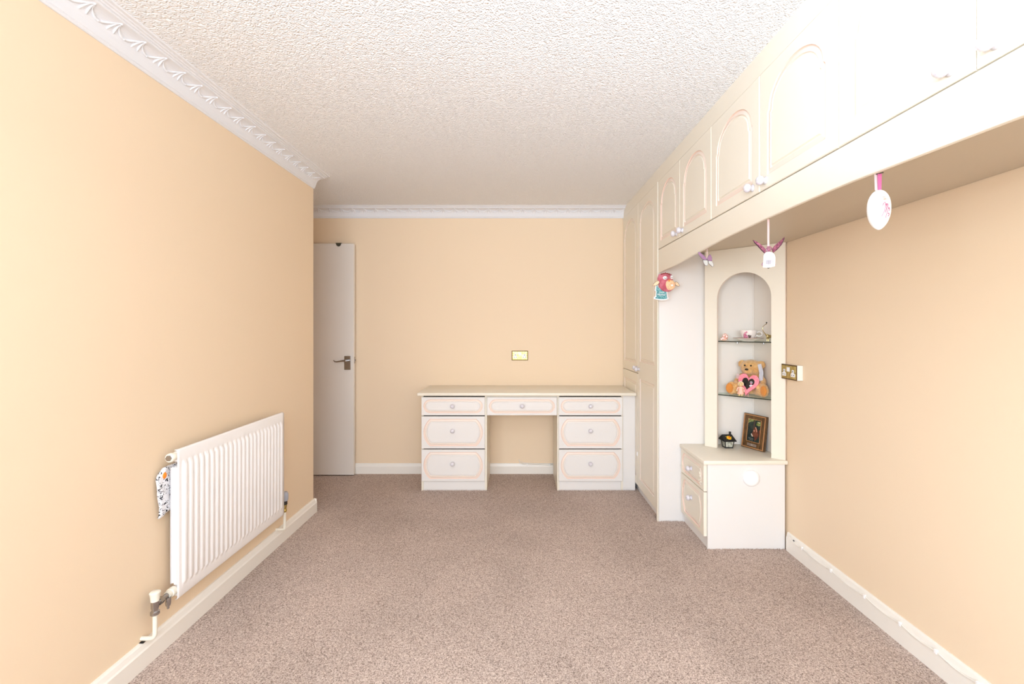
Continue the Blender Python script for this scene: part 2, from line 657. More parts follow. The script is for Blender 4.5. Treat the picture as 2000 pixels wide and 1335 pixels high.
def p_bulge(w, h, mx=0.030, mz=0.020, ax=0.075, n=9):
    """drawer panel: straight top and bottom, ends bowed out in arcs"""
    T2 = h / 2 - mz
    c = w / 2
    a, b = c - ax, c - mx
    dd = b - a
    R = (dd * dd + T2 * T2) / (2 * dd)
    ang = math.asin(min(1, T2 / R))
    p = []
    for i in range(n + 1):
        th = -ang + 2 * ang * i / n
        p.append((c + b - R + R * math.cos(th), h / 2 + R * math.sin(th)))
    for i in range(n + 1):
        th = math.pi - ang + 2 * ang * i / n
        p.append((c - b + R + R * math.cos(th), h / 2 + R * math.sin(th)))
    return p


# one porcelain knob mesh shared by every handle, axis +z
def knob_mesh():
    bm = new()
    lathe(bm, [(0.0, 0.0), (0.0135, 0.0), (0.0145, 0.003), (0.0110, 0.005), (0.0085, 0.009), (0.0095, 0.011), (0.0145, 0.014),
               (0.0172, 0.019), (0.0174, 0.025), (0.0150, 0.031), (0.009, 0.0350), (0.0, 0.0365)], n=20)
    bmesh.ops.recalc_face_normals(bm, faces=bm.faces[:])
    me = bpy.data.meshes.new('knob')
    bm.to_mesh(me)
    bm.free()
    me.materials.append(M['porcelain'])
    me.shade_smooth()
    return me


KNOB = knob_mesh()
ROT_Y = (math.radians(90), 0, 0)           # pointing -y
ROT_X = (0, math.radians(-90), 0)          # pointing -x


def knob(parent, pos, rot):
    o = link('knob', KNOB, parent, Vector(pos) - ORG[parent], rot)
    ORG[o] = ORG[parent]
    return o


def text_mesh(name, s, size, T, parent, m, depth=0.0006, align='CENTER'):
    cu = bpy.data.curves.new(name, 'FONT')
    cu.body = s
    cu.size = size
    cu.extrude = depth
    cu.align_x = align
    cu.align_y = 'CENTER'
    cu.resolution_u = 3
    tmp = bpy.data.objects.new('tmp', cu)
    COL.objects.link(tmp)
    dg = bpy.context.evaluated_depsgraph_get()
    me = bpy.data.meshes.new_from_object(tmp.evaluated_get(dg))
    bpy.data.objects.remove(tmp)
    bm = new()
    bm.from_mesh(me)
    bpy.data.meshes.remove(me)
    bmesh.ops.transform(bm, matrix=T, verts=bm.verts[:])
    for f in bm.faces:
        f.material_index = 0
    return obj(name, bm, m, parent)


def remeshed(name, bm, mats, parent, voxel=0.004, smooth=6, rough=0.0, local=False):
    """fuse overlapping blobs into one continuous surface; material index is taken from the nearest blob face"""
    tmp_me = bpy.data.meshes.new('tmp')
    bm.to_mesh(tmp_me)
    tmp = bpy.data.objects.new('tmp', tmp_me)
    COL.objects.link(tmp)
    md = tmp.modifiers.new('r', 'REMESH')
    md.mode = 'VOXEL'
    md.voxel_size = voxel
    sm = tmp.modifiers.new('s', 'SMOOTH')
    sm.iterations = smooth
    sm.factor = 0.5
    dg = bpy.context.evaluated_depsgraph_get()
    me = bpy.data.meshes.new_from_object(tmp.evaluated_get(dg))
    bpy.data.objects.remove(tmp)
    from mathutils.bvhtree import BVHTree
    bm.faces.ensure_lookup_table()
    tree = BVHTree.FromBMesh(bm)
    src = [f.material_index for f in bm.faces]
    b2 = new()
    b2.from_mesh(me)
    bpy.data.meshes.remove(me)
    for f in b2.faces:
        hit = tree.find_nearest(f.calc_center_median())
        f.material_index = src[hit[2]] if hit[2] is not None else 0
        f.smooth = True
    if rough:
        b2.normal_update()
        for v in b2.verts:
            v.co += v.normal * noise.noise(v.co * 90) * rough
    bm.free()
    o = obj(name, b2, mats, parent, smooth=True, local=local)
    return o


def struct(name, bm, m, parent=None, smooth=False):
    o = obj(name, bm, m, parent, smooth=smooth)
    if parent is None: o['kind'] = 'structure'
    return o


# ------------------------------------------------------------------ room shell
XL, XR, YB, ZC = -1.44, 1.58, 4.067, 2.365
YR = -2.0           # wall behind the photographer
YE = 3.209          # where the wall with the radiator ends
XA = -2.32          # recess wall beside the door

bm = new(); box(bm, XA - .1, XR + .1, YR - .1, YB + .1, -0.06, 0.0); struct('floor', bm, 'carpet')
bm = new(); box(bm, XA - .1, XR + .1, YR - .1, YB + .1, ZC, ZC + .06); struct('ceiling', bm, 'ceiling')
bm = new(); box(bm, XA - .1, XR + .1, YB, YB + .1, 0, ZC); struct('wall_back', bm, 'wall')
bm = new(); box(bm, XR, XR + .1, YR, YB, 0, ZC); struct('wall_right', bm, 'wall')
bm = new()
sy0, sy1, sz0, sz1 = -1.55, -0.35, 0.95, 2.1
box(bm, XL - .12, XL, YR, sy0, 0, ZC); box(bm, XL - .12, XL, sy1, YE, 0, ZC)
box(bm, XL - .12, XL, sy0, sy1, 0, sz0); box(bm, XL - .12, XL, sy0, sy1, sz1, ZC)
struct('wall_left', bm, 'wall')
bm = new(); box(bm, XA, XL - .12, YE - .12, YE, 0, ZC); struct('wall_return', bm, 'wall')
bm = new()
for a, b, c, d in ((sy0, sy1, sz0, sz0 + .05), (sy0, sy1, sz1 - .05, sz1), (sy0, sy0 + .05, sz0 + .05, sz1 - .05), (sy1 - .05, sy1, sz0 + .05, sz1 - .05)):
    box(bm, XL - .10, XL - .04, a, b, c, d)
win = struct('window_2', bm, 'white')
bm = new(); box(bm, XL - .075, XL - .07, sy0 + .05, sy1 - .05, sz0 + .05, sz1 - .05); obj('pane', bm, 'pane', win)
bm = new(); box(bm, XA - .1, XA, YE, YB, 0, ZC); struct('wall_recess', bm, 'wall')
bm = new()
wx0, wx1, wz0, wz1 = -1.2, 1.0, 0.95, 2.15
box(bm, XL, wx0, YR - .1, YR, 0, ZC); box(bm, wx1, XR, YR - .1, YR, 0, ZC)
box(bm, wx0, wx1, YR - .1, YR, 0, wz0); box(bm, wx0, wx1, YR - .1, YR, wz1, ZC)
struct('wall_front', bm, 'wall')
bm = new()
for a, b, c, d in ((wx0, wx1, wz0, wz0 + .05), (wx0, wx1, wz1 - .05, wz1), (wx0, wx0 + .05, wz0 + .05, wz1 - .05), (wx1 - .05, wx1, wz0 + .05, wz1 - .05),
                   (-.13, -.07, wz0 + .05, wz1 - .05)):
    box(bm, a, b, YR - .09, YR - .03, c, d)
win = struct('window_1', bm, 'white')
for a, b in ((wx0 + .05, -.13), (-.07, wx1 - .05)):
    bm = new(); box(bm, a, b, YR - .065, YR - .06, wz0 + .05, wz1 - .05); obj('pane', bm, 'pane', win)


# skirting boards
def skirting(name, p0, p1, nrm, h, t=0.015, m='paint'):
    p0, p1, nrm = Vector(p0), Vector(p1), Vector(nrm)
    prof = [(0, 0), (t, 0), (t, h * .70), (t * .8, h * .76), (t * .55, h * .93), (t * .3, h), (0, h)]
    bm = new()
    A = [bm.verts.new(p0 + nrm * a + Vector((0, 0, b))) for a, b in prof]
    B = [bm.verts.new(p1 + nrm * a + Vector((0, 0, b))) for a, b in prof]
    n = len(prof)
    for i in range(n):
        j = (i + 1) % n
        bm.faces.new((A[i], A[j], B[j], B[i]))
    bm.faces.new(A[::-1]); bm.faces.new(B)
    return struct(name, bm, m)


skirting('baseboard_left', (XL, YR, 0), (XL, YE + .010, 0), (1, 0, 0), 0.095, 0.022)
skirting('baseboard_return', (XA, YE, 0), (XL + .021, YE, 0), (0, 1, 0), 0.095, 0.012)
sk_back = skirting('baseboard_back', (XA, YB, 0), (0.95, YB, 0), (0, -1, 0), 0.092)
sk_right = skirting('baseboard_right', (XR, YR, 0), (XR, 2.655, 0), (-1, 0, 0), 0.108)

# ------------------------------------------------------------------ cornices with festoons
CB = [(0.016, 0.070), (0.026, 0.032), (0.040, 0.018), (0.078, 0.018)]


def cove(t):
    a, b, c, d = [Vector(p) for p in CB]
    u = 1 - t
    return a * u ** 3 + b * 3 * u * u * t + c * 3 * u * t * t + d * t ** 3


def cove_n(t):
    d = cove(min(1, t + .02)) - cove(max(0, t - .02))
    d.normalize()
    n = Vector((d.y * -1, d.x))
    return n if n.x > 0 or n.y > 0 else -n


CORN = [(0, 0.088), (0.005, 0.088), (0.009, 0.084), (0.009, 0.080), (0.013, 0.078), (0.015, 0.073)] + \
       [tuple(cove(i / 10)) for i in range(11)] + \
       [(0.081, 0.0165), (0.081, 0.0125), (0.088, 0.0125), (0.0905, 0.0085), (0.098, 0.0085), (0.101, 0.005), (0.112, 0.005), (0.116, 0.002), (0.116, 0)]


def cornice(name, p0, p1, nrm):
    p0, p1, nrm = Vector(p0), Vector(p1), Vector(nrm)
    bm = new()
    prof = CORN + [(0, 0)]
    mp = lambda p, q: p + nrm * q[0] + Vector((0, 0, -q[1]))
    A = [bm.verts.new(mp(p0, q)) for q in prof]
    B = [bm.verts.new(mp(p1, q)) for q in prof]
    n = len(prof)
    for i in range(n):
        j = (i + 1) % n
        bm.faces.new((A[i], A[j], B[j], B[i]))
    for loop, rev in ((A, 1), (B, 0)):
        for a, b, c in tessellate_polygon([[Vector((q[0], q[1], 0)) for q in prof]]):
            try: bm.faces.new((loop[a], loop[b], loop[c]))
            except ValueError: pass
    return struct(name, bm, 'plaster')


def festoon_mesh(nrm, along):
    """one garland bay, 100 mm long, origin on the ceiling/wall corner line"""
    nrm, along = Vector(nrm), Vector(along)

    def P(s, t, lift=0.001):
        q = cove(t)
        n = cove_n(t)
        q = q + Vector((abs(n.x), abs(n.y))) * lift
        return along * s + nrm * q.x + Vector((0, 0, -q.y))
    bm = new()
    pts, rr = [], []
    for i in range(15):
        u = i / 14
        t = 0.86 - 0.50 * math.sin(math.pi * u) ** 0.8
        pts.append(P(0.003 + 0.094 * u, t))
        rr.append(0.0016 + 0.0032 * math.sin(math.pi * u) * (1 + 0.25 * (i % 2)))
    tube(bm, pts, rr, 6)
    for sgn in (-1, 1):
        pts, rr = [], []
        for i in range(8):
            u = i / 7
            pts.append(P(sgn * (0.002 + 0.011 * u), 0.90 - 0.62 * u))
            rr.append(0.0012 + 0.0034 * math.sin(math.pi * min(1, u * 1.02)) * (1.0 if i % 2 else .75) + (.001 if u > .5 else 0))
        tube(bm, pts, rr, 6)
    ball(bm, P(0, 0.90), 0.0045, u=8, v=6)
    ball(bm, P(0.05, 0.36, 0.002), 0.0050, u=8, v=6)
    bmesh.ops.recalc_face_normals(bm, faces=bm.faces[:])
    me = bpy.data.meshes.new('festoon')
    bm.to_mesh(me); bm.free()
    me.materials.append(M['plaster'])
    me.shade_smooth()
    return me


c1 = cornice('trim_1', (XL, YR, ZC), (XL, YE, ZC), (1, 0, 0))
c2 = cornice('trim_2', (XA, YB, ZC), (0.952, YB, ZC), (0, -1, 0))
fm1 = festoon_mesh((1, 0, 0), (0, 1, 0))
fm2 = festoon_mesh((0, -1, 0), (1, 0, 0))
for i in range(27):
    y = 0.478 + .1 * i
    link('festoon', fm1, c1, Vector((XL, y, ZC)) - ORG[c1])
for i in range(29):
    x = -1.955 + .1 * i
    link('festoon', fm2, c2, Vector((x, YB, ZC)) - ORG[c2])

# ------------------------------------------------------------------ door standing open against the back wall
bm = new(); box(bm, -2.205, -1.440, 4.000, 4.040, 0.008, 2.040, bev=.003)
door = struct('door_1', bm, 'doorpaint')
bm = new(); box(bm, -1.521, -1.466, 3.992, 4.0, 0.932, 1.052, bev=.0015)
dh = obj('handle_plate', bm, 'chrome', door)
bm = new()
tube(bm, [(-1.494, 3.993, 1.012), (-1.494, 3.945, 1.012)], 0.009, 10)
tube(bm, [(-1.490, 3.947, 1.014), (-1.52, 3.945, 1.013), (-1.545, 3.943, 1.009), (-1.57, 3.942, 1.005), (-1.585, 3.942, 1.008), (-1.596, 3.943, 1.018)],
     [.009, .0075, .006, .0055, .005, .004], 10)
obj('lever', bm, 'chrome', dh, smooth=40)
bm = new(); box(bm, -1.4405, -1.4385, 4.010, 4.030, 0.985, 1.045, bev=.0005); box(bm, -1.440, -1.431, 4.013, 4.027, 1.005, 1.022)
obj('latch', bm, 'chrome', door)
bm = new()
pts = [(-.024, 0), (.024, 0)] + [(.019 * math.cos(a), -.022 * math.sin(a)) for a in [math.pi * i / 10 for i in range(11)]]
prism(bm, [(-.026, 0.004)] + [(-.021 * math.cos(math.pi * i / 12), -.024 * math.sin(math.pi * i / 12)) for i in range(13)] + [(.028, .004)],
      frame_m((-1.572, 3.999, 2.038), (1, 0, 0), (0, 0, 1), (0, -1, 0)), .008)
box(bm, -1.598, -1.546, 3.99, 4.046, 2.040, 2.044)
obj('top_hook', bm, mat('dark_rubber', (0.05, 0.045, 0.025), .5), door)

# ------------------------------------------------------------------ dressing desk
desk = thing('desk', (0.03, 3.84, 0), 'cream two-pedestal dressing desk with pink-edged drawers against the back wall', 'desk')
bm = new()
box(bm, -0.790, 0.934, 3.577, 4.062, 0.763, 0.787, bev=.006)
obj('desktop', bm, 'cream', desk, smooth=40)
for x0, x1 in ((-0.768, -0.246), (0.316, 0.842)):
    bm = new()
    box(bm, x0, x0 + .016, 3.6355, 4.045, 0, .762); box(bm, x1 - .016, x1, 3.6355, 4.045, 0, .762)
    box(bm, x0 + .016, x1 - .016, 3.642, 4.04, .085, .748)
    obj('pedestal', bm, 'cream', desk)
    bm = new(); box(bm, x0 + .0165, x1 - .0165, 3.640, 3.655, 0.0, .0835)
    obj('plinth', bm, 'white_lam', desk)
    # dark sheet over the pale carcass, shade of the drawer gaps put in as colour
    bm = new(); box(bm, x0 + .017, x1 - .017, 3.6365, 3.6415, .09, .760)
    obj('gap_shade_sheet', bm, 'dark', desk)
DM = ('white_lam', 'pink', 'pinkpale')
for x0, x1 in ((-0.765, -0.2605), (0.3265, 0.834)):
    for z0, z1, zk, mz in ((0.6035, 0.7485, 0.678, .018), (0.3395, 0.595, 0.483, .020), (0.080, 0.331, 0.222, .020)):
        w, h = x1 - x0, z1 - z0
        pr = [(a * (.8 if h < .2 else 1), b, c) for a, b, c in PROFILE]
        d = front('drawer', w, h, .0185, [p_bulge(w, h, .017, mz, .068)], frame_m((x0, 3.617, z0), (1, 0, 0), (0, 0, 1), (0, -1, 0)), desk, DM, profile=pr, bev=.003)
        knob(d, ((x0 + x1) / 2 - .003, 3.617, zk), ROT_Y)
x0, x1, z0, z1 = -0.244, 0.3125, 0.6035, 0.7485
d = front('drawer', x1 - x0, z1 - z0, .0185, [p_bulge(x1 - x0, z1 - z0, .017, .018, .068)], frame_m((x0, 3.615, z0), (1, 0, 0), (0, 0, 1), (0, -1, 0)), desk, DM,
          profile=[(a * .8, b, c) for a, b, c in PROFILE], bev=.003)
knob(d, (0.036, 3.615, .680), ROT_Y)
bm = new(); box(bm, -.245, .315, 3.634, 4.04, .615, .755)
obj('drawer_box', bm, 'cream', desk)
bm = new(); box(bm, 0.8425, 0.9395, 3.640, 3.656, 0, .7625)
obj('filler_panel', bm, 'white_lam', desk)

# ------------------------------------------------------------------ tall wardrobe
XD = 0.940
ward = thing('wardrobe', (1.26, 3.56, 0), 'tall cream fitted wardrobe with three arched-panel doors beside the desk', 'wardrobe')
bm = new(); box(bm, .962, 1.575, 3.072, 4.063, 0.062, 2.275); obj('carcass', bm, 'cream', ward)
bm = new(); box(bm, .9595, .9615, 3.09, 4.05, 0.07, 2.27); obj('gap_shade_sheet', bm, 'dark', ward)  # added dark sheet, paints the shade seen between the wardrobe doors
bm = new(); box(bm, .966, .984, 3.072, 4.062, 0, .0615); obj('plinth', bm, 'white_lam', ward)


def TX(y, z, x=XD):   # u to the camera (-y), v up, n to the room (-x)
    return frame_m((x, y, z), (0, -1, 0), (0, 0, 1), (-1, 0, 0))


# far bay: upper and lower door
yA, yB_, yC = 4.060, 3.5525, 3.0765
w1 = yA - yB_ - .003
d1 = front('door', w1, 2.275 - .944, .0185, [p_arch(.055, w1 - .055, .075, 1.135, 1.262)], TX(yA, .944), ward, ('cream', 'pinkpale', 'pinkfaint'))
knob(d1, (XD, 3.59, .985), ROT_X)
d2 = front('door', w1, .940 - .062, .0185, [p_rect(.055, w1 - .055, .065, .81)], TX(yA, .062), ward, ('cream', 'pinkpale', 'pinkfaint'))
w2 = yB_ - yC - .001
d3 = front('door', w2, 2.275 - .062, .0185, [p_rect(.052, w2 - .052, .070, .845), p_arch(.052, w2 - .052, .975, 2.04, 2.148)], TX(yB_ - .001, .062), ward, ('cream', 'pinkpale', 'pinkfaint'))
knob(d3, (XD, 3.525, .978), ROT_X)
bm = new()
box(bm, .9475, 1.577, 3.052, 3.0705, 0, 1.796)
obj('end_panel', bm, 'white_lam', ward)
bm = new(); box(bm, .9365, .9455, 3.0495, 3.0725, 0, 2.275, bev=.0015); obj('edge_strip', bm, 'cream', ward)
bm = new(); box(bm, .9456, .9474, 3.056, 3.070, 0, 1.796); obj('joint', bm, 'dark', ward)  # dark strip, shade of the open gap painted in
bm = new(); box(bm, .932, .9395, 3.562, 3.5665, .30, .325, bev=.001); box(bm, .936, .9395, 3.56, 3.569, .295, .33)
obj('hinge_cap', bm, 'white', d2)

# ------------------------------------------------------------------ overhead cupboards
Y = [3.0465, 2.640, 2.211, 1.769, 1.337, 0.936, 0.50]
Z0, Z1 = 1.822, 2.275
LB = ['cream overhead cupboard with arched doors, directly next to the tall wardrobe',
      'cream overhead cupboard, the middle one of the three above the hanging ornaments',
      'overexposed white overhead cupboard farthest from the tall wardrobe']
for k in range(3):
    a, c, b = Y[2 * k], Y[2 * k + 1], Y[2 * k + 2]
    cup = thing('overhead_cupboard', (1.26, (a + b) / 2, 1.80), LB[k], 'cupboard', 'overhead cupboards along the ceiling')
    bm = new(); box(bm, .9625, 1.577, b + .001, a - .001, 1.8125, 2.275); obj('carcass', bm, 'cream', cup)
    bm = new(); box(bm, .9603, .9623, b + .004, a - .004, 1.818, 2.272); obj('gap_shade_sheet', bm, 'dark', cup)  # dark sheet painting the shade in the cupboard door gaps
    for q, (ya, yb) in enumerate(((a, c), (c, b))):
        w = ya - yb - .003
        d = front('door', w, Z1 - Z0, .0185, [p_arch(.052, w - .052, .048, .282, .405)], TX(ya - .0015, Z0), cup)
        yk = (yb + .050) if q == 0 else (ya - .045)
        knob(d, (XD, yk, 1.852), ROT_X)
bm = new(); box(bm, .943, .960, .50, 4.062, 2.2762, ZC)
tag(obj('ceiling_filler', bm, 'cream'), 'plain cream filler board between the cupboard doors and the ceiling', 'filler board')
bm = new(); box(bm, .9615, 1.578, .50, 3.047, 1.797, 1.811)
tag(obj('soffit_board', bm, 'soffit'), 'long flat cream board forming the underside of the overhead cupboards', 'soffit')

# curved valance below the doors
VP = [(3.0465, .372), (2.95, .377), (2.76, .3805), (2.60, .389), (2.363, .401), (2.20, .409), (2.044, .415), (1.692, .419), (1.362, .418), (1.184, .412), (1.043, .406), (.90, .400), (.845, .397), (.70, .388), (.50, .372)]
VP2 = []
for i in range(len(VP) - 1):
    for s in range(3):
        u = s / 3
        p0, p1, p2, p3 = VP[max(0, i - 1)], VP[i], VP[i + 1], VP[min(len(VP) - 1, i + 2)]
        VP2.append(tuple(0.5 * ((2 * p1[m_]) + (-p0[m_] + p2[m_]) * u + (2 * p0[m_] - 5 * p1[m_] + 4 * p2[m_] - p3[m_]) * u * u + (-p0[m_] + 3 * p1[m_] - 3 * p2[m_] + p3[m_]) * u ** 3) for m_ in (0, 1)))
VP2.append(VP[-1])
bm = new()
top = EYE + .527
sec = lambda y, h: [(.942, y, top), (.942, y, EYE + h + .006), (.9445, y, EYE + h + .0015), (.949, y, EYE + h), (.954, y, EYE + h), (.9585, y, EYE + h + .003), (.960, y, EYE + h + .008), (.960, y, top)]
rings = [[bm.verts.new(p) for p in sec(y, h)] for y, h in VP2]
for a, b in zip(rings, rings[1:]):
    for i in range(8):
        j = (i + 1) % 8
        bm.faces.new((a[i], a[j], b[j], b[i]))
bm.faces.new(rings[0]); bm.faces.new(rings[-1][::-1])
tag(obj('valance', bm, 'cream', smooth=35), 'long cream valance board with a gently arched lower edge under the cupboard doors', 'valance')

# ------------------------------------------------------------------ corner base cabinet
cab = thing('bedside_cabinet', (1.34, 2.86, 0), 'low white corner cabinet with two drawers and a round disc on its flat side', 'cabinet')
bm = new(); box(bm, 1.1135, 1.566, 2.667, 2.683, 0, .497); box(bm, 1.118, 1.566, 2.683, 3.048, .075, .497)
obj('body', bm, 'white_lam', cab)
bm = new(); box(bm, 1.1155, 1.1178, 2.684, 3.045, .08, .496); obj('gap_shade_sheet', bm, 'dark', cab)  # dark sheet behind the drawers, gap shade given as colour
bm = new(); box(bm, 1.1185, 1.134, 2.684, 3.048, 0, .0745); obj('plinth', bm, 'white_lam', cab)
bm = new(); box(bm, 1.084, 1.577, 2.652, 3.050, .498, .522, bev=.005); obj('worktop', bm, 'cream', cab, smooth=40)
w = 3.046 - 2.674
dA = front('drawer', w, .494 - .336, .0185, [p_bulge(w, .158, .020, .018, .055)], TX(3.046, .336, 1.093), cab, ('cream', 'pink', 'pinkpale'), bev=.003,
           profile=[(a * .8, b, c) for a, b, c in PROFILE])
knob(dA, (1.093, 2.862, .413), ROT_X)
dB = front('drawer', w, .331 - .072, .0185, [p_bulge(w, .259, .022, .022, .065)], TX(3.046, .072, 1.093), cab, ('cream', 'pink', 'pinkpale'), bev=.003)
knob(dB, (1.093, 2.862, .230), ROT_X)
bm = new()
for (yy, zz, r) in ((2.735, .435, .012), (2.728, .420, .013), (2.722, .404, .014), (2.716, .389, .010), (2.738, .415, .008), (2.712, .412, .009), (2.741, .392, .008), (2.722, .373, .007), (2.734, .378, .006)):
    ball(bm, (1.0925, yy, zz - .01), (.004, r * .75, r * .75), u=8, v=6)
obj('moulded_flower', bm, 'cream', dA, smooth=True)
bm = new()
lathe(bm, [(0, 0), (.0455, 0), (.0475, .005), (.0475, .012), (.044, .018), (.030, .021), (0, .0225)], (1.365, 2.667, .418), (0, -1, 0), 40)
obj('round_disc', bm, 'white', cab, smooth=50)

# ------------------------------------------------------------------ corner display cabinet above it
disp = thing('display_cabinet', (1.40, 2.86, .522), 'cream corner display cabinet with an arched opening and glass shelves', 'display cabinet')
A0, B0 = Vector((1.230, 2.992, 0)), Vector((1.5635, 2.6585, 0))
U = (B0 - A0).normalized()
N_ = Vector((-.70711, -.70711, 0))
LEN = (B0 - A0).length
Td = frame_m((A0.x, A0.y, .5225), U, (0, 0, 1), N_)
zt = 1.796 - .5225


def px_to_u(px):
    k = (px - 1011) / F
    return (k * A0.y - A0.x) / (U.x - k * U.y)


uL, uR = px_to_u(1400.5), px_to_u(1506.3)
uc, ur = (uL + uR) / 2, (uR - uL) / 2
zs = 1.641 - ur - .5225
hole = [(uL, .0), (uR, .0)] + [(uc + ur * math.cos(math.pi * i / 28), zs + ur * math.sin(math.pi * i / 28)) for i in range(29)]
outer = [(0, 0), (uL, 0)] + [(uc - ur * math.cos(math.pi * i / 28), zs + ur * math.sin(math.pi * i / 28)) for i in range(29)] + [(uR, 0), (LEN, 0), (LEN, zt), (0, zt)]
bm = new()
prism(bm, outer, Td, -.018)
for f in bm.faces:        # pink edging tape on the board's edges
    f.normal_update()
    n = f.normal
    if abs(n.z) < .5 and abs(n.dot(N_)) < .3:
        f.material_index = 1
    elif abs(n.dot(N_)) < .3 and n.z < .99 and f.calc_center_median().z > .6 and f.calc_center_median().z < 1.7:
        f.material_index = 1
for f in bm.faces:
    if f.material_index == 1 and f.calc_center_median().x < 1.25: f.material_index = 0
obj('arch_board', bm, ['cream', 'pinkpale'], disp)
bm = new(); prism(bm, [(1.2318, 2.9940), (1.244, 3.006), (1.262, 3.0505), (1.2538, 3.0505)], frame_m((0, 0, .523), (1, 0, 0), (0, 1, 0), (0, 0, 1)), 1.272)
obj('side_strip', bm, 'cream', disp)
bm = new(); box(bm, 1.258, 1.5715, 3.031, 3.050, .523, 1.795); obj('back_panel', bm, 'lining', disp)
bm = new(); box(bm, 1.572, 1.5785, 2.705, 3.050, .523, 1.795); obj('side_panel', bm, 'lining', disp)
bm = new(); tube(bm, [(1.5685, 3.0275, .524), (1.5685, 3.0275, 1.79)], .004, 6); obj('corner_bead', bm, 'lining', disp)
off = -N_ * .0195
for zsf in (1.206, .862):
    bm = new()
    p = [(A0 + U * .030 + off), (B0 + off - U * .004), Vector((1.571, 2.672, 0)), Vector((1.571, 3.030, 0)), Vector((1.266, 3.030, 0))]
    prism(bm, [(q.x, q.y) for q in p], frame_m((0, 0, zsf), (1, 0, 0), (0, 1, 0), (0, 0, 1)), .006)
    bm.faces.ensure_lookup_table()
    for f in bm.faces:
        f.normal_update()
        if abs(f.normal.z) < .5 and abs(f.normal.dot(N_)) > .95: f.material_index = 1
    sh = obj('glass_shelf', bm, ['glass', 'glassedge'], disp)
    for bx, by in ((1.31, 3.026), (1.46, 3.026), (1.567, 2.90)):
        bm = new()
        lathe(bm, [(0, 0), (.006, 0), (.006, .010), (0, .012)], (bx, by, zsf - .012), (0, 0, 1), 8)
        obj('shelf_peg', bm, 'chrome', sh)
ZS1, ZS2 = 1.212, 0.868      # shelf tops
ZW = 0.522                   # worktop


# ------------------------------------------------------------------ radiator
XF = -1.363
rad = thing('radiator', (-1.39, 2.25, .2), 'white ribbed panel radiator on the peach wall', 'radiator')
y0, y1, z0, z1 = 1.833, 2.667, .200, .802
NR = 24
bm = new()
cols = []
m0 = .020
pitch = (y1 - y0 - 2 * m0) / NR
ys = [(y0, 0), (y0 + m0 * .5, 0)]
for r in range(NR):
    b = y0 + m0 + r * pitch
    for u, a in ((0, 0), (.14, .05), (.28, .95), (.40, 1), (.62, 1), (.74, .95), (.88, .05)):
        ys.append((b + u * pitch, a))
ys.append((y1 - m0 * .9, 0)); ys.append((y1, 0))
zrows = [(z0, 0, -.012), (z0 + .003, 0, -.003), (z0 + .008, 0, 0), (z0 + .040, 0, 0), (z0 + .050, .15, 0), (z0 + .062, 1, 0), (z1 - .066, 1, 0), (z1 - .052, .15, 0), (z1 - .044, 0, 0), (z1 - .006, 0, 0), (z1 - .001, 0, -.004), (z1, 0, -.014)]
grid = []
for (z, a, dx) in zrows:
    grid.append([bm.verts.new((XF - .0065 + dx * .9 + .0085 * a * b, y, z)) for y, b in ys])
for i in range(len(grid) - 1):
    for j in range(len(ys) - 1):
        bm.faces.new((grid[i][j], grid[i][j + 1], grid[i + 1][j + 1], grid[i + 1][j]))
o = obj('front_panel', bm, 'enamel', rad, smooth=True)
md = o.modifiers.new('thick', 'SOLIDIFY'); md.thickness = .0025; md.offset = 0
for za, zb in ((z0 + .01, z0 + .05), (z1 - .05, z1 - .008)):
    bm = new(); box(bm, -1.3915, -1.372, y0 + .008, y1 - .008, za, zb, bev=.004)
    obj('water_channel', bm, 'enamel', rad, smooth=40)
bm = new()
yy = y0 + .012
k = 0
pr = []
while yy < y1 - .012:
    pr.append((-1.393 if (k // 2) % 2 else -1.408, yy)); k += 1; yy += .0075 if k % 2 else .004
for a, b in zip(pr, pr[1:]):
    v = [bm.verts.new((a[0], a[1], z0 + .055)), bm.verts.new((b[0], b[1], z0 + .055)), bm.verts.new((b[0], b[1], z1 - .075)), bm.verts.new((a[0], a[1], z1 - .075))]
    bm.faces.new(v)
bmesh.ops.remove_doubles(bm, verts=bm.verts[:], dist=.0001)
o = obj('convector_fins', bm, 'enamel', rad)
bm = new(); box(bm, -1.3875, -1.3745, y0 + .003, y0 + .0075, z0 + .058, z1 - .070, bev=.001); obj('end_plate', bm, 'enamel', rad)
for yb in (2.0, 2.5):
    bm = new(); box(bm, -1.438, -1.4125, yb, yb + .03, .30, .72); obj('wall_bracket', bm, 'enamel', rad)
bm = new()
lathe(bm, [(.0, 0), (.016, 0), (.016, .018), (.018, .020), (.018, .033), (.0155, .036), (.0, .036)], (-1.386, y0 + .012, z1 - .026), (0, -1, 0), 20)
pg = obj('blanking_plug', bm, 'offwhite', rad, smooth=40)
bm = new(); lathe(bm, [(0, 0), (.0125, 0), (.0115, .004), (0, .004)], (-1.386, y0 - .0245, z1 - .026), (0, -1, 0), 6)
obj('plug_nut', bm, 'chrome', pg)
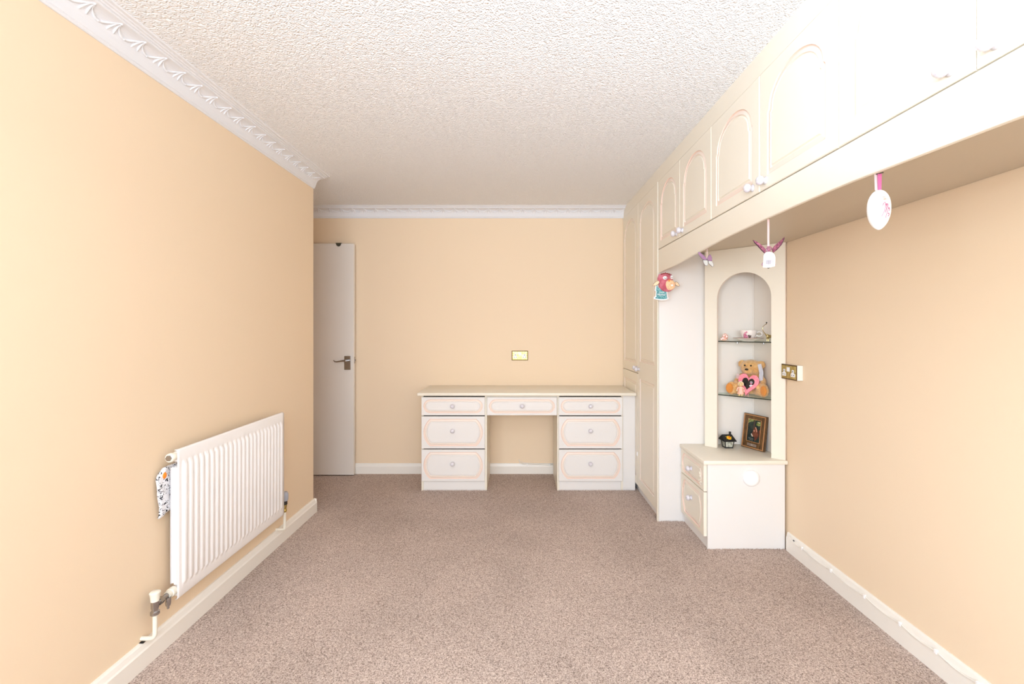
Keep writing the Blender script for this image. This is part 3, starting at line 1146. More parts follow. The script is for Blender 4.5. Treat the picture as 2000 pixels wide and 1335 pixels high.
# near lockshield valve
vx = -1.388
bm = new()
lathe(bm, [(0, 0), (.018, 0), (.018, .02), (.0145, .022), (.0145, .036), (0, .036)], (vx, y0 + .004, .236), (0, -1, 0), 16)
obj('tail_nut', bm, 'offwhite', rad, smooth=40)
bm = new()
tube(bm, [(vx, 1.800, .236), (vx, 1.744, .236)], .0105, 12)
lathe(bm, [(.0, 0), (.0145, 0), (.0145, .018), (.0, .018)], (vx, 1.776, .236), (0, -1, 0), 6)
lathe(bm, [(0, 0), (.0125, 0), (.0155, .003), (.0155, .013), (.011, .017), (.0115, .024), (.013, .027), (.013, .055), (.0, .055)], (vx, 1.742, .197), (0, 0, 1), 14)
val = obj('lockshield_valve', bm, 'chrome', rad, smooth=40)
bm = new()
lathe(bm, [(0, 0), (.014, 0), (.0145, .006), (.0165, .024), (.0185, .030), (.0185, .033), (.014, .037), (0, .038)], (vx, 1.742, .250), (0, 0, 1), 20)
obj('valve_cap', bm, 'offwhite', val, smooth=40)
bm = new()
lathe(bm, [(0, 0), (.004, 0), (.005, .004), (.0045, .010), (.008, .012), (.0095, .020), (.0105, .034), (.009, .044), (0, .044)], (vx + .008, 1.797, .187), (0, 0, 1), 12)
obj('drain_cock', bm, 'chrome', val, smooth=40)


def arc_pipe(pts, rad_, n=6):
    out = [Vector(pts[0])]
    for i in range(1, len(pts) - 1):
        p0, p1, p2 = Vector(pts[i - 1]), Vector(pts[i]), Vector(pts[i + 1])
        a = (p0 - p1).normalized() * rad_ + p1
        b = (p2 - p1).normalized() * rad_ + p1
        for k in range(n + 1):
            u = k / n
            out.append(a * (1 - u) ** 2 + p1 * 2 * u * (1 - u) + b * u * u)
    out.append(Vector(pts[-1]))
    return out


bm = new(); tube(bm, arc_pipe([(vx, 1.742, .198), (vx, 1.742, .108), (-1.4395, 1.742, .106)], .018), .0078, 12)
obj('pipe', bm, 'offwhite', rad, smooth=60)
# far thermostatic valve
fy = 2.712
bm = new()
tube(bm, [(vx, 2.66, .236), (vx, fy, .236)], .009, 12)
lathe(bm, [(0, 0), (.010, 0), (.012, .004), (.012, .014), (.009, .018), (.010, .030), (.012, .034), (.012, .044), (0, .044)], (vx, fy, .200), (0, 0, 1), 12)
tv = obj('thermostatic_valve', bm, 'brass', rad, smooth=40)
bm = new(); lathe(bm, [(0, 0), (.015, 0), (.015, .022), (0, .022)], (vx, fy, .246), (0, 0, 1), 16); obj('collar', bm, 'black', tv, smooth=40)
bm = new(); lathe(bm, [(0, 0), (.018, .0), (.020, .01), (.0205, .040), (.015, .052), (0, .055)], (vx, fy, .268), (0, 0, 1), 18); obj('valve_head', bm, 'grey_trv', tv, smooth=40)
bm = new(); tube(bm, arc_pipe([(vx, fy, .203), (vx, fy, .098), (-1.4395, fy, .096)], .014), .0078, 12)
obj('pipe', bm, 'offwhite', rad, smooth=60)
# pipe holes in the skirting
bm = new(); box(bm, -1.4395, -1.4235, 1.730, 1.741, .0945, .0965)
tag(obj('pipe_hole', bm, 'black', rad))

# patterned cloth behind the radiator
bm = new()
R_ = []
for i in range(15):
    u = i / 14
    z = .555 + .180 * u
    ya = 1.796 + .006 * math.sin(u * 7) + (.022 * max(0, (u - .82) / .18)) - .002 * u
    if i == 0: ya += .0
    R_.append([bm.verts.new((-1.418 + .004 * math.sin(j * 1.9 + i * .9), ya + (1.93 - ya) * j / 8, z - (.014 * (1 - j / 4) if i < 2 and j < 4 else 0))) for j in range(9)])
for a, b in zip(R_, R_[1:]):
    for j in range(8):
        bm.faces.new((a[j], a[j + 1], b[j + 1], b[j]))
o = obj('cloth', bm, 'printcloth', smooth=True)
md = o.modifiers.new('thick', 'SOLIDIFY'); md.thickness = .008; md.offset = 0
tag(o, 'black and white patterned cloth tucked behind the radiator', 'cloth')
bm = new(); ball(bm, (-1.4125, 1.822, .704), (.004, .010, .013), u=12, v=8)
obj('orange_patch', bm, 'orange', o, smooth=True)


# ------------------------------------------------------------------ sockets
def socket(name, T, label, box_depth=0.0):
    """T maps plate plane (u right, v up, n out of the wall); plate 146 x 86"""
    org = T @ Vector((0, 0, 0))
    s = thing(name, org, label, 'socket')
    Tm = T
    if box_depth:
        bm = new(); box(bm, -.072, .072, -.042, .042, -box_depth, 0, bev=.002, mtx=Tm); obj('back_box', bm, 'paint', s)
    bm = new()
    box(bm, -.073, .073, -.043, .043, 0.0, .003, bev=.0012, mtx=Tm)
    obj('plate_edge', bm, 'brassdark', s)
    bm = new(); box(bm, -.0665, .0665, -.0365, .0365, .003, .0052, bev=.0008, mtx=Tm)
    obj('plate', bm, 'brass', s)
    for sx in (-1, 1):
        cx = sx * .041
        bm = new()
        prism(bm, [(cx - .018, -.024), (cx + .018, -.024), (cx + .018, -.006), (cx + .0085, -.003), (cx + .0085, .015), (cx - .0085, .015), (cx - .0085, -.003), (cx - .018, -.006)], Tm @ Matrix.Translation((0, 0, .0052)), .0015)
        so = obj('socket_outlet', bm, 'white', s)
        bm = new()
        box(bm, cx - .0025, cx + .0025, .001, .010, .0067, .0071, mtx=Tm)
        box(bm, cx - .0125, cx - .006, -.0165, -.0125, .0067, .0071, mtx=Tm)
        box(bm, cx + .006, cx + .0125, -.0165, -.0125, .0067, .0071, mtx=Tm)
        obj('pin_holes', bm, 'black', so)
        bm = new(); lathe(bm, [(0, 0), (.0035, 0), (.003, .001), (0, .0012)], Tm @ Vector((sx * .062, -.001, .0052)), Tm.to_3x3() @ Vector((0, 0, 1)), 10)
        obj('screw', bm, 'brassdark', s)
    bm = new(); box(bm, -.0125, .0125, .003, .028, .0052, .009, bev=.001, mtx=Tm)
    obj('rocker_switch', bm, 'white', s)
    return s


socket('wall_socket', frame_m((0.020, YB - .0005, 1.0525), (1, 0, 0), (0, 0, 1), (0, -1, 0)), 'brass double power socket set flat on the back wall above the desk')
socket('wall_socket', frame_m((1.547, 2.591, 1.0445), (0, -1, 0), (0, 0, 1), (-1, 0, 0)), 'brass double power socket on a raised box beside the corner display cabinet', .0325)

# ------------------------------------------------------------------ white cables clipped to the skirtings
cb = thing('cable', (XR - .02, 1.8, .08), 'thin white cable clipped along the skirting board of the bare side wall', 'cable')
bm = new()
clips = [2.50, 2.27, 2.05, 1.86, 1.70, 1.545, 1.40, 1.26, 1.1, .95, .8]
pts = []
allc = [2.62] + clips
for i in range(len(allc) - 1):
    a, b = allc[i], allc[i + 1]
    for s in range(8):
        u = s / 8
        sag = .010 * math.sin(math.pi * u)
        pts.append((XR - .0175, a + (b - a) * u, .088 - sag + (.012 if i == 0 and s == 0 else 0)))
tube(bm, pts, .0033, 6)
obj('cable_sheath', bm, 'paint', cb, smooth=True)
cm = None
for y in clips:
    if cm is None:
        bm = new(); box(bm, XR - .0225, XR - .012, y - .005, y + .005, .078, .094, bev=.0015)
        o = obj('cable_clip', bm, 'white', cb); cm = o.data; yc0 = y
    else:
        link('cable_clip', cm, cb, (0, y - yc0, 0))
for q in ((2.575, 2.585, .088, .094), (2.30, 2.306, .079, .084)):
    bm = new(); box(bm, XR - .0165, XR - .0145, *q); obj('nail_hole', bm, 'black', cb)
cb2 = thing('cable', (.15, YB - .02, .08), 'short white cable clipped to the skirting board under the desk', 'cable')
bm = new()
tube(bm, [(.012, YB - .008, .125), (.020, YB - .010, .098), (.045, YB - .0185, .088), (.09, YB - .0185, .086), (.20, YB - .0185, .083), (.27, YB - .0185, .080), (.32, YB - .0185, .082)], .0033, 6)
tube(bm, [(.028, YB - .008, .108), (.05, YB - .0165, .099), (.12, YB - .0165, .095), (.22, YB - .0165, .091), (.32, YB - .0165, .090)], .0028, 6)
obj('cable_sheath', bm, 'paint', cb2, smooth=True)
for x in (.085, .285):
    bm = new(); box(bm, x - .004, x + .004, YB - .024, YB - .0155, .073, .093, bev=.001); obj('cable_clip', bm, 'white', cb2)


# ------------------------------------------------------------------ items on the upper shelf
def at(px, y):
    return (px - 1011) * y / F


# cup and saucer
cx, cy = 1.466, 2.892
sa = thing('saucer', (cx, cy, ZS1), 'white china saucer with a brown rim on the upper glass shelf', 'saucer')
bm = new()
lathe(bm, [(0, .002), (.030, .002), (.034, .0), (.036, .003), (.060, .010), (.088, .0195), (.0895, .021), (.087, .0215), (.060, .013), (.034, .007), (.030, .006), (0, .006)], (cx, cy, ZS1), n=48)
obj('dish', bm, 'china', sa, smooth=50)
bm = new()
tube(bm, [(cx + .0888 * math.cos(2 * math.pi * i / 48), cy + .0888 * math.sin(2 * math.pi * i / 48), ZS1 + .0208) for i in range(49)], .0013, 5, cap=False)
obj('rim_line', bm, mat('brown_gilt_rim', (.28, .10, .08), .3), sa, smooth=True)
tea = thing('teacup', (cx, cy, ZS1 + .007), 'white china teacup with a painted purple rose on the saucer', 'cup')
bm = new()
lathe(bm, [(0, .002), (.022, 0), (.024, .003), (.024, .006), (.030, .010), (.041, .026), (.0475, .046), (.050, .062), (.0485, .062), (.046, .046), (.039, .027), (.028, .012), (0, .009)], (cx, cy, ZS1 + .0075), n=40)
cup = obj('bowl', bm, 'china', tea, smooth=50)
bm = new()
E1 = Vector((.96, -.28, 0)).normalized()
hp = []
for i in range(15):
    a = math.radians(150 - 300 * i / 14)
    hp.append(Vector((cx, cy, ZS1 + .046)) + E1 * (.062 + .016 * math.cos(a)) + Vector((0, 0, .014 * math.sin(a))))
hp.append(Vector((cx, cy, ZS1 + .024)) + E1 * .036)
tube(bm, hp, .0035, 8)
obj('handle', bm, 'china', tea, smooth=True)


def cup_decal(name, blobs, m, parent):
    """small raised enamel flowers following the cup's side; blobs=(px offset angle, height, r)"""
    bm = new()
    for ang, h, r in blobs:
        a = math.radians(ang)
        R0 = .033 + .0165 * min(1, max(0, (h - .012) / .04)) ** .6
        p = Vector((cx + R0 * math.cos(a), cy + R0 * math.sin(a), ZS1 + .0075 + h))
        nrm = Vector((math.cos(a), math.sin(a), -.25)).normalized()
        q = Vector((0, 0, 1)).rotation_difference(nrm)
        ball(bm, p, (r, r, .0016), u=10, v=6, rot=q.to_matrix())
    return obj(name, bm, m, parent, smooth=True)


# the side facing the camera is at about -117 degrees
cup_decal('painted_rose', [(-142, .030, .011), (-148, .020, .009), (-132, .022, .010), (-138, .044, .007), (-128, .051, .005), (-145, .038, .006)], 'roseprint', cup)
cup_decal('painted_leaf', [(-113, .028, .006), (-106, .018, .007), (-100, .026, .005), (-104, .011, .006)], mat('plum_leaf_print', (.13, .07, .06), .3), cup)

# small pink crystal ornament
px_ = (at(1415, 2.965), 2.965)
bm = new()
for i in range(11):
    a = i * 2.4
    r = .004 + .0018 * i
    ball(bm, (px_[0] + r * math.cos(a) * .9, px_[1] + r * math.sin(a) * .6, ZS1 + .012 + .003 * ((i * 5) % 9)), (.010, .008, .009), u=8, v=5)
ball(bm, (px_[0], px_[1], ZS1 + .010), (.020, .016, .010), u=10, v=6)
ball(bm, (px_[0] + .004, px_[1], ZS1 + .040), (.010, .008, .010), u=8, v=5)
tag(obj('crystal_flower', bm, 'pinkglass'), 'small pink faceted flower ornament at the end of the upper glass shelf', 'ornament')

# gold animal figurine with a long curved tail
gy = 2.79
gx = at(1499, gy)
ppm = F / gy


def gp(px, py, dy=0.0):
    yy = gy + dy
    return Vector((at(px, yy), yy, EYE - (py - 642) * yy / F))


fig = thing('gold_figurine', (gx + .02, gy, ZS1), 'shiny gold cat figurine with a long curved upright tail on the upper shelf', 'figurine')
bm = new()
base = ZS1
tube(bm, [gp(1497, 631), gp(1496.3, 633), gp(1493, 634.5), gp(1490, 638), gp(1489.3, 642), gp(1491, 647), gp(1494, 651), gp(1497, 655), gp(1499, 658)],
     [.0030, .0022, .0016, .0016, .0018, .0022, .0028, .0036, .0045], 8)
bmb = new()
tube(bmb, [gp(1497, 653), gp(1500, 656), gp(1506, 657, .01), gp(1512, 656, .02)], [.006, .0105, .010, .009], 10)
for px, d in ((1498, 0), (1501, .012), (1510, .018), (1512, .03)):
    q = gp(px, 657, d)
    tube(bmb, [q, Vector((q.x + .001, q.y, (q.z + base) / 2)), Vector((q.x - .001, q.y, base + .001))], [.006, .0035, .003], 8)
q = gp(1514, 650, .024)
ball(bmb, q, .010, u=10, v=8)
ball(bmb, q + Vector((.004, .004, .010)), (.003, .003, .005), u=6, v=5)
ball(bmb, q + Vector((-.004, -.002, .010)), (.003, .003, .005), u=6, v=5)
remeshed('body', bmb, 'gold', fig, voxel=.0014, smooth=3)
obj('tail', bm, 'gold', fig, smooth=True)
bm = new(); ball(bm, gp(1497.2, 629.8), .0042, u=8, v=6); obj('tail_tip', bm, 'blk', fig, smooth=True)

# ------------------------------------------------------------------ items on the lower shelf
# teddy: local frame X = along the arch board, Y = into the corner
O = Vector((1.503, 2.924, ZS2))
ted = thing('teddy_bear', O, 'honey-coloured plush teddy bear sitting on the lower glass shelf', 'teddy bear', rz=math.radians(-45))
ORG[ted] = Vector((0, 0, 0))
bm = new()
ball(bm, (0, .004, .075), (.058, .050, .073))
ball(bm, (0, -.018, .055), (.050, .038, .050))
ball(bm, (0, -.002, .172), (.066, .055, .053), u=20, v=14)
ball(bm, (-.004, -.050, .156), (.030, .024, .024))
for s in (-1, 1):
    ball(bm, (s * .058, .000, .196), (.024, .012, .026), rot=Matrix.Rotation(-s * .5, 3, 'Y'))
    tube(bm, [(s * .048, -.004, .120), (s * .070, -.020, .095), (s * .078, -.045, .072), (s * .060, -.070, .064)], [.022, .023, .021, .019], 12)
    ball(bm, (s * .060, -.072, .064), (.019, .019, .018))
    tube(bm, [(s * .035, -.012, .034), (s * .062, -.045, .032), (s * .086, -.072, .032)], [.034, .031, .028], 12)
    ball(bm, (s * .094, -.080, .042), (.034, .022, .042), rot=Matrix.Rotation(-s * .35, 3, 'Z'))
b = remeshed('body', bm, 'fur', ted, voxel=.0042, smooth=4, rough=.0025, local=True)
for s in (-1, 1):
    bm = new()
    ball(bm, (s * .0995, -.1005, .043), (.023, .0075, .031), rot=Matrix.Rotation(-s * .35, 3, 'Z'))
    obj('foot_pad', bm, 'furpad', ted, smooth=True, local=True)
bm = new(); ball(bm, (-.006, -.0735, .166), (.0115, .006, .0065), u=12, v=8); obj('nose', bm, 'blk', ted, smooth=True, local=True)
for s, ex in ((-1, -.020), (1, .016)):
    bm = new(); ball(bm, (ex - .003, -.0545 if s < 0 else -.0540, .190), .0055, u=10, v=8); obj('eye', bm, 'blk', ted, smooth=True, local=True)
bm = new()
for i in range(6):
    pass
tube(bm, [(-.046, -.030, .118), (-.02, -.052, .112), (.02, -.052, .112), (.045, -.030, .116)], .004, 8)
for s in (-1, 1):
    vs = [(-.046, -.038, .118), (-.070, -.045, .135), (-.078, -.045, .118), (-.075, -.045, .098), (-.058, -.042, .104)]
    if s < 0:
        f = [bm.verts.new(v) for v in vs]; g = [bm.verts.new((v[0], v[1] - .002, v[2])) for v in vs]
        bm.faces.new(f[::-1]); bm.faces.new(g)
        for i in range(5):
            j = (i + 1) % 5
            bm.faces.new((f[i], f[j], g[j], g[i]))
obj('neck_ribbon', bm, 'ribbonpale', ted, local=True)
# swing tag hanging from the ear
bm = new()
q = [(.048, -.040, .198), (.066, -.030, .204), (.080, -.034, .150), (.078, -.040, .098), (.058, -.048, .096), (.060, -.046, .150)]
f = [bm.verts.new(v) for v in q]; g = [bm.verts.new((v[0], v[1] - .0015, v[2])) for v in q]
for ring in (f[::-1], g): bm.faces.new(ring)
for i in range(6):
    bm.faces.new((f[i], f[(i + 1) % 6], g[(i + 1) % 6], g[i]))
obj('swing_tag', bm, 'greycard', ted, local=True)

Rt = Matrix.Rotation(math.radians(-45), 4, 'Z')


def loc_ted(x, y, z=0.0):
    v = Rt @ Vector((x, y, z))
    return O + v


# heart-shaped photo frame
hb = loc_ted(-.001, -.099)
heart = thing('heart_photo_frame', (hb.x, hb.y, ZS2), 'bright pink heart-shaped photo frame leaning on the teddy bear', 'photo frame', rz=math.radians(-45))
ORG[heart] = Vector((0, 0, 0))


def heart_pts(w, h, n=48):
    pts = []
    for i in range(n):
        t = 2 * math.pi * i / n
        x = 16 * math.sin(t) ** 3
        y = 13 * math.cos(t) - 5 * math.cos(2 * t) - 2 * math.cos(3 * t) - math.cos(4 * t)
        pts.append((x / 16 * w / 2, (y + 17) / 29 * h))
    return pts[::-1]


lean = Matrix.Translation((0, 0, .001)) @ Matrix.Rotation(math.radians(-13), 4, 'X')
Th = lean @ frame_m((0, 0, 0), (1, 0, 0), (0, 0, 1), (0, -1, 0)) @ Matrix.Rotation(math.radians(-6), 4, 'Z')
hs = heart_pts(.122, .138)
hh = [(x, y + .036) for x, y in heart_pts(.074, .078)]
bm = new(); prism(bm, hs, Th, .010, holes=[hh]); obj('frame', bm, 'hot', heart, smooth=30, local=True)
bm = new(); prism(bm, hh, Th @ Matrix.Translation((0, 0, .001)), .003); ph = obj('photo', bm, 'blk', heart, local=True)
bm = new()
ball(bm, Th @ Vector((.017, .088, .004)), (.009, .002, .010), u=12, v=6, mi=0)
ball(bm, Th @ Vector((.020, .068, .004)), (.012, .002, .008), u=12, v=6, mi=1)
ball(bm, Th @ Vector((.017, .080, .0045)), (.005, .002, .007), u=12, v=6, mi=2)
obj('photo_figure', bm, ['photo_grey', 'photo_white', 'roseprint'], ph, local=True)
bm = new(); tube(bm, [Th @ Vector((0, .09, 0)), (0, .038, .002)], .003, 6); obj('stand', bm, 'hot', heart, local=True)

# small bear figurine in a pink dress
fb = loc_ted(-.028, -.112)
fg = thing('bear_figurine', (fb.x, fb.y, ZS2), 'small resin bear figurine in a pink dress in front of the heart frame', 'figurine', rz=math.radians(-35))
ORG[fg] = Vector((0, 0, 0))
bm = new()
ball(bm, (0, 0, .073), (.0135, .012, .013))
ball(bm, (0, -.010, .069), (.006, .006, .005))
for s in (-1, 1):
    ball(bm, (s * .012, 0, .082), (.005, .003, .005))
remeshed('head', bm, 'skin', fg, voxel=.0014, smooth=2, local=True)
bm = new()
lathe(bm, [(0, .012), (.019, .012), (.0195, .016), (.0165, .028), (.0125, .044), (.012, .056), (.007, .061), (0, .061)], n=18, sy=.75)
for s in (-1, 1):
    tube(bm, [(s * .010, 0, .056), (s * .018, -.002, .047), (s * .020, -.006, .038)], [.005, .005, .0045], 8)
obj('dress', bm, 'dress', fg, smooth=50, local=True)
for s in (-1, 1):
    bm = new(); ball(bm, (s * .0203, -.007, .034), (.0042, .0042, .0045), u=10, v=8); obj('hand', bm, 'frillcream', fg, smooth=True, local=True)
bm = new()
tube(bm, [(.0145 * math.sin(a), .0035 + 0 * a, .074 + .0150 * math.cos(a)) for a in [math.radians(-130 + 20 * i) for i in range(14)]], .0036, 8)
ball(bm, (0, -.010, .056), (.010, .004, .003), u=10, v=6)
obj('bonnet', bm, 'frillcream', fg, smooth=True, local=True)
for s in (-1, 1):
    bm = new(); ball(bm, (s * .0075, -.003, .0065), (.006, .009, .0065), u=10, v=8); obj('foot', bm, 'foot_yel', fg, smooth=True, local=True)
    bm = new(); ball(bm, (s * .005, -.0115, .075), .0016, u=6, v=5); obj('eye', bm, 'blk', fg, smooth=True, local=True)

# ------------------------------------------------------------------ items on the cabinet top
# black lantern house
ly = 2.955
lx = at(1421, ly)
lan = thing('lantern', (lx, ly, ZW), 'small black house-shaped lantern with an orange flower on its roof', 'lantern', rz=math.radians(3))
lan.scale = (.84, .84, .95)
ORG[lan] = Vector((0, 0, 0))
bm = new()
wb, wt, db, dt, hz = .027, .037, .024, .032, .056
cb_ = [(-wb, -db), (wb, -db), (wb, db), (-wb, db)]
ct_ = [(-wt, -dt), (wt, -dt), (wt, dt), (-wt, dt)]
box(bm, -wb - .003, wb + .003, -db - .003, db + .003, 0, .004)
for (a, b_) in zip(cb_, ct_):
    tube(bm, [(a[0], a[1], .002), (b_[0], b_[1], hz)], .0036, 6)
for i in range(4):
    a, b_ = ct_[i], ct_[(i + 1) % 4]
    tube(bm, [(a[0], a[1], hz), (b_[0], b_[1], hz)], .003, 6)
    a, b_ = cb_[i], cb_[(i + 1) % 4]
    tube(bm, [(a[0], a[1], .004), (b_[0], b_[1], .004)], .003, 6)
obj('frame', bm, 'black', lan, local=True)
bm = new()
for i in range(4):
    a, b_, c_, d_ = cb_[i], cb_[(i + 1) % 4], ct_[(i + 1) % 4], ct_[i]
    bm.faces.new([bm.verts.new((p[0] * .97, p[1] * .97, z)) for p, z in ((a, .004), (b_, .004), (c_, hz), (d_, hz))])
obj('glass_pane', bm, 'lampglass', lan, local=True)
bm = new()
rr_ = [(-.050, -.044, .050), (.050, -.044, .050), (.050, .044, .054), (-.050, .044, .054), (-.039, .012, .086), (.039, .012, .086)]
vv = [bm.verts.new(p) for p in rr_]
vv2 = [bm.verts.new((p[0] * .96, p[1] * .94, p[2] - .004)) for p in rr_]
for V_, rev in ((vv, 0), (vv2, 1)):
    for idx in ((0, 1, 5, 4), (2, 3, 4, 5), (3, 0, 4), (1, 2, 5)):
        bm.faces.new([V_[i] for i in (idx[::-1] if rev else idx)])
for i, j in ((0, 1), (1, 2), (2, 3), (3, 0)):
    bm.faces.new((vv[i], vv[j], vv2[j], vv2[i]))
roof = obj('roof', bm, 'black', lan, local=True)
bm = new(); box(bm, .016, .029, .0, .013, .070, .106, bev=.0012); obj('chimney', bm, 'black', lan, local=True)
bm = new()
sl = Matrix.Translation((.002, -.018, .0680)) @ Matrix.Rotation(math.radians(33), 4, 'X')
for i in range(6):
    a = i * math.pi / 3
    before = mark(bm)
    ball(bm, (.010 * math.cos(a), .010 * math.sin(a), .002), (.009, .009, .002), mi=0, u=10, v=6)
    xform_new(bm, before, sl)
before = mark(bm)
ball(bm, (0, 0, .004), (.009, .008, .003), mi=1, u=10, v=6)
ball(bm, (.003, .005, .006), (.005, .004, .002), mi=2, u=10, v=6)
for a in (2.6, .4, 3.6):
    ball(bm, (.021 * math.cos(a), .018 * math.sin(a), .001), (.007, .002, .001), mi=0, u=8, v=5, rot=Matrix.Rotation(a, 3, 'Z'))
xform_new(bm, before, sl)
obj('painted_flower', bm, ['yellow', 'orange', mat('red_orange_enamel', (.6, .06, .01), .35)], roof, smooth=True, local=True)
bm = new(); lathe(bm, [(0, 0), (.014, 0), (.014, .016), (0, .016)], (0, 0, .005), (0, 0, 1), 14); obj('tea_light', bm, 'white', lan, local=True)

# wooden picture frame leaning in the corner
P0 = Vector((at(1447.5, 2.992), 2.992, ZW + .001))
P1 = Vector((at(1491, 2.835), 2.835, ZW + .001))
uu = (P1 - P0); wf = uu.length; uu.normalize()
nn = Vector((uu.y, -uu.x, 0)).normalized()
if nn.x > 0: nn = -nn
up = (Vector((0, 0, 1)) - nn * 0.14).normalized()
nn2 = uu.cross(up).normalized()
if nn2.x > 0: nn2 = -nn2
pf = thing('picture_frame', (P0 + P1) / 2, 'brown wooden picture frame with a dark woodland picture on the cabinet top', 'picture frame')
Tf = frame_m(P0, uu, up, nn2)
hf = .218


def rect(x0, x1, y0, y1): return [(x0, y0), (x1, y0), (x1, y1), (x0, y1)]


bm = new()
prism(bm, rect(0, wf, 0, hf), Tf @ Matrix.Translation((0, 0, -.016)), .016, holes=[rect(.036, wf - .036, .045, hf - .032)])
obj('moulding', bm, 'wood', pf)
bm = new()
prism(bm, rect(.004, wf - .004, .004, hf - .004), Tf, .004, holes=[rect(.009, wf - .009, .009, hf - .009)])
prism(bm, rect(.034, wf - .034, .043, hf - .030), Tf, .002, holes=[rect(.0365, wf - .0365, .0455, hf - .0325)])
obj('bead', bm, 'woodlight', pf)
bm = new()
prism(bm, rect(.035, wf - .035, .044, hf - .031), Tf @ Matrix.Translation((0, 0, -.006)), .003)
pic = obj('picture', bm, 'pic_bg', pf)
bm = new()
iw, ih = wf - .072, hf - .077


def pp(u, v): return (.036 + u * iw, .045 + v * ih)


lift = Tf @ Matrix.Translation((0, 0, -.003))


def patch(pts, mi, t): prism(bm, [pp(*p) for p in pts], lift, t, mi)


patch([(.0, .80), (.12, .86), (.3, .9), (.55, .95), (.6, 1), (.0, 1)], 0, .0004)
patch([(.62, .78), (.8, .74), (1, .80), (1, .95), (.7, .93)], 0, .0004)
patch([(.38, .55), (.55, .55), (.52, .98), (.42, .98)], 1, .0006)
patch([(.35, .35), (.5, .62), (.6, .68), (.75, .58), (.85, .4), (.8, .2), (.62, .05), (.55, .22), (.42, .25)], 2, .0008)
patch([(.85, .55), (.98, .62), (1, .3), (.88, .25)], 2, .0007)
patch([(.56, .68), (.64, .66), (.74, .5), (.70, .45)], 4, .0010)
patch([(.28, .33), (.33, .36), (.44, .26), (.42, .22), (.36, .24)], 3, .0010)
patch([(.44, .50), (.50, .54), (.56, .51), (.55, .46), (.48, .45)], 4, .0011)
patch([(.47, .49), (.50, .51), (.53, .49), (.50, .47)], 5, .0013)
patch([(.10, .14), (.5, .11), (.5, .13), (.10, .16)], 6, .0010)
patch([(.14, .08), (.46, .055), (.46, .07), (.14, .095)], 6, .0010)
patch([(.72, .90), (.9, .88), (.9, .905), (.72, .925)], 3, .0010)
obj('picture_print', bm, ['pic_leaf', 'pic_trunk', 'pic_red', 'pic_pale', 'pic_pink', 'blk', mat('grey_script_print', (.2, .2, .19), .4)], pic)
bm = new(); prism(bm, rect(.045, wf - .055, .016, .032), Tf, .0015); pl = obj('name_plate', bm, 'plate', pf)
bm = new(); prism(bm, rect(.075, wf - .082, .022, .026), Tf @ Matrix.Translation((0, 0, .0015)), .0005); obj('engraving', bm, 'pic_pale', pl)
bm = new(); prism(bm, rect(wf / 2 - .02, wf / 2 + .02, .0, .12), Tf @ Matrix.Translation((0, 0, -.019)), .003); obj('strut', bm, 'black', pf)


# ------------------------------------------------------------------ hanging ornaments (hooked under the valance)
XH = .968


def hang(px, py, x=XH):
    d = x * F / (px - 1011)
    return Vector((x, d, EYE - (py - 642) * d / F))


# egg
top_ = hang(1717, 339)
ey = top_.y
c = hang(1716.5, 410)
egg = thing('egg_ornament', (c.x, c.y, c.z - .054), 'white egg ornament with pink lettering hanging from a pink ribbon', 'ornament')
bm = new()
prof = []
for i in range(17):
    a = math.pi * i / 16
    z = -math.cos(a)
    r = math.sin(a) ** (.95 if z > -.2 else .95 + .25 * (-z - .2)) * .0262 * (1 + .08 * z)
    prof.append((max(0, r), z * .0535))
prof[0] = (0, prof[0][1]); prof[-1] = (0, prof[-1][1])
lathe(bm, prof, c, (0, 0, 1), 36)
shell = obj('shell', bm, mat('egg_white_glaze', (.86, .85, .84), .35), egg, smooth=True)
bm = new()
zt_ = c.z + .053
for k_, (dx, mi) in enumerate(((.0010, 0), (-.0045, 1))):
    w_ = .0042
    dd_ = .002 * (1 if k_ else -1)
    q = [(c.x - w_ + dx, c.y + dd_, zt_), (c.x + w_ + dx, c.y + dd_, zt_), (c.x + w_ * 1.35 + dx, c.y + dd_, top_.z), (c.x - w_ * 1.35 + dx, c.y + dd_, top_.z)]
    f = [bm.verts.new(v) for v in q]; g = [bm.verts.new((v[0], v[1] + .0008, v[2])) for v in q]
    bm.faces.new(f).material_index = mi; bm.faces.new(g[::-1]).material_index = mi
    for i in range(4):
        bm.faces.new((f[i], f[(i + 1) % 4], g[(i + 1) % 4], g[i])).material_index = mi
obj('ribbon', bm, ['ribbon', 'ribbonpale'], egg)
bm = new(); tube(bm, [(c.x - .007, c.y, top_.z - .001), (c.x + .009, c.y - .004, top_.z + .002)], .0012, 6); obj('hook', bm, 'black', egg)


def egg_pt(ang, dz, lift=.0004):
    z = dz / .0535
    a = math.radians(ang)
    r = math.sqrt(max(0, 1 - z * z)) ** .95 * .0262 * (1 + .08 * z) + lift
    return Vector((c.x + r * math.cos(a), c.y + r * math.sin(a), c.z + dz))


# camera sees the egg from angle ~ -128 deg; text starts right of centre
bm = new()


def stroke(pts, r=.0009, mi=0):
    P = []
    for i in range(len(pts) - 1):
        for k in range(4):
            u = k / 4
            u = u
            p0, p1, p2, p3 = pts[max(0, i - 1)], pts[i], pts[i + 1], pts[min(len(pts) - 1, i + 2)]
            P.append(tuple(0.5 * (2 * p1[m_] + (p2[m_] - p0[m_]) * u + (2 * p0[m_] - 5 * p1[m_] + 4 * p2[m_] - p3[m_]) * u * u + (3 * p1[m_] - p0[m_] - 3 * p2[m_] + p3[m_]) * u ** 3) for m_ in (0, 1)))
    P.append(pts[-1])
    tube(bm, [egg_pt(a, z) for a, z in P], r * .75, 5, mi)


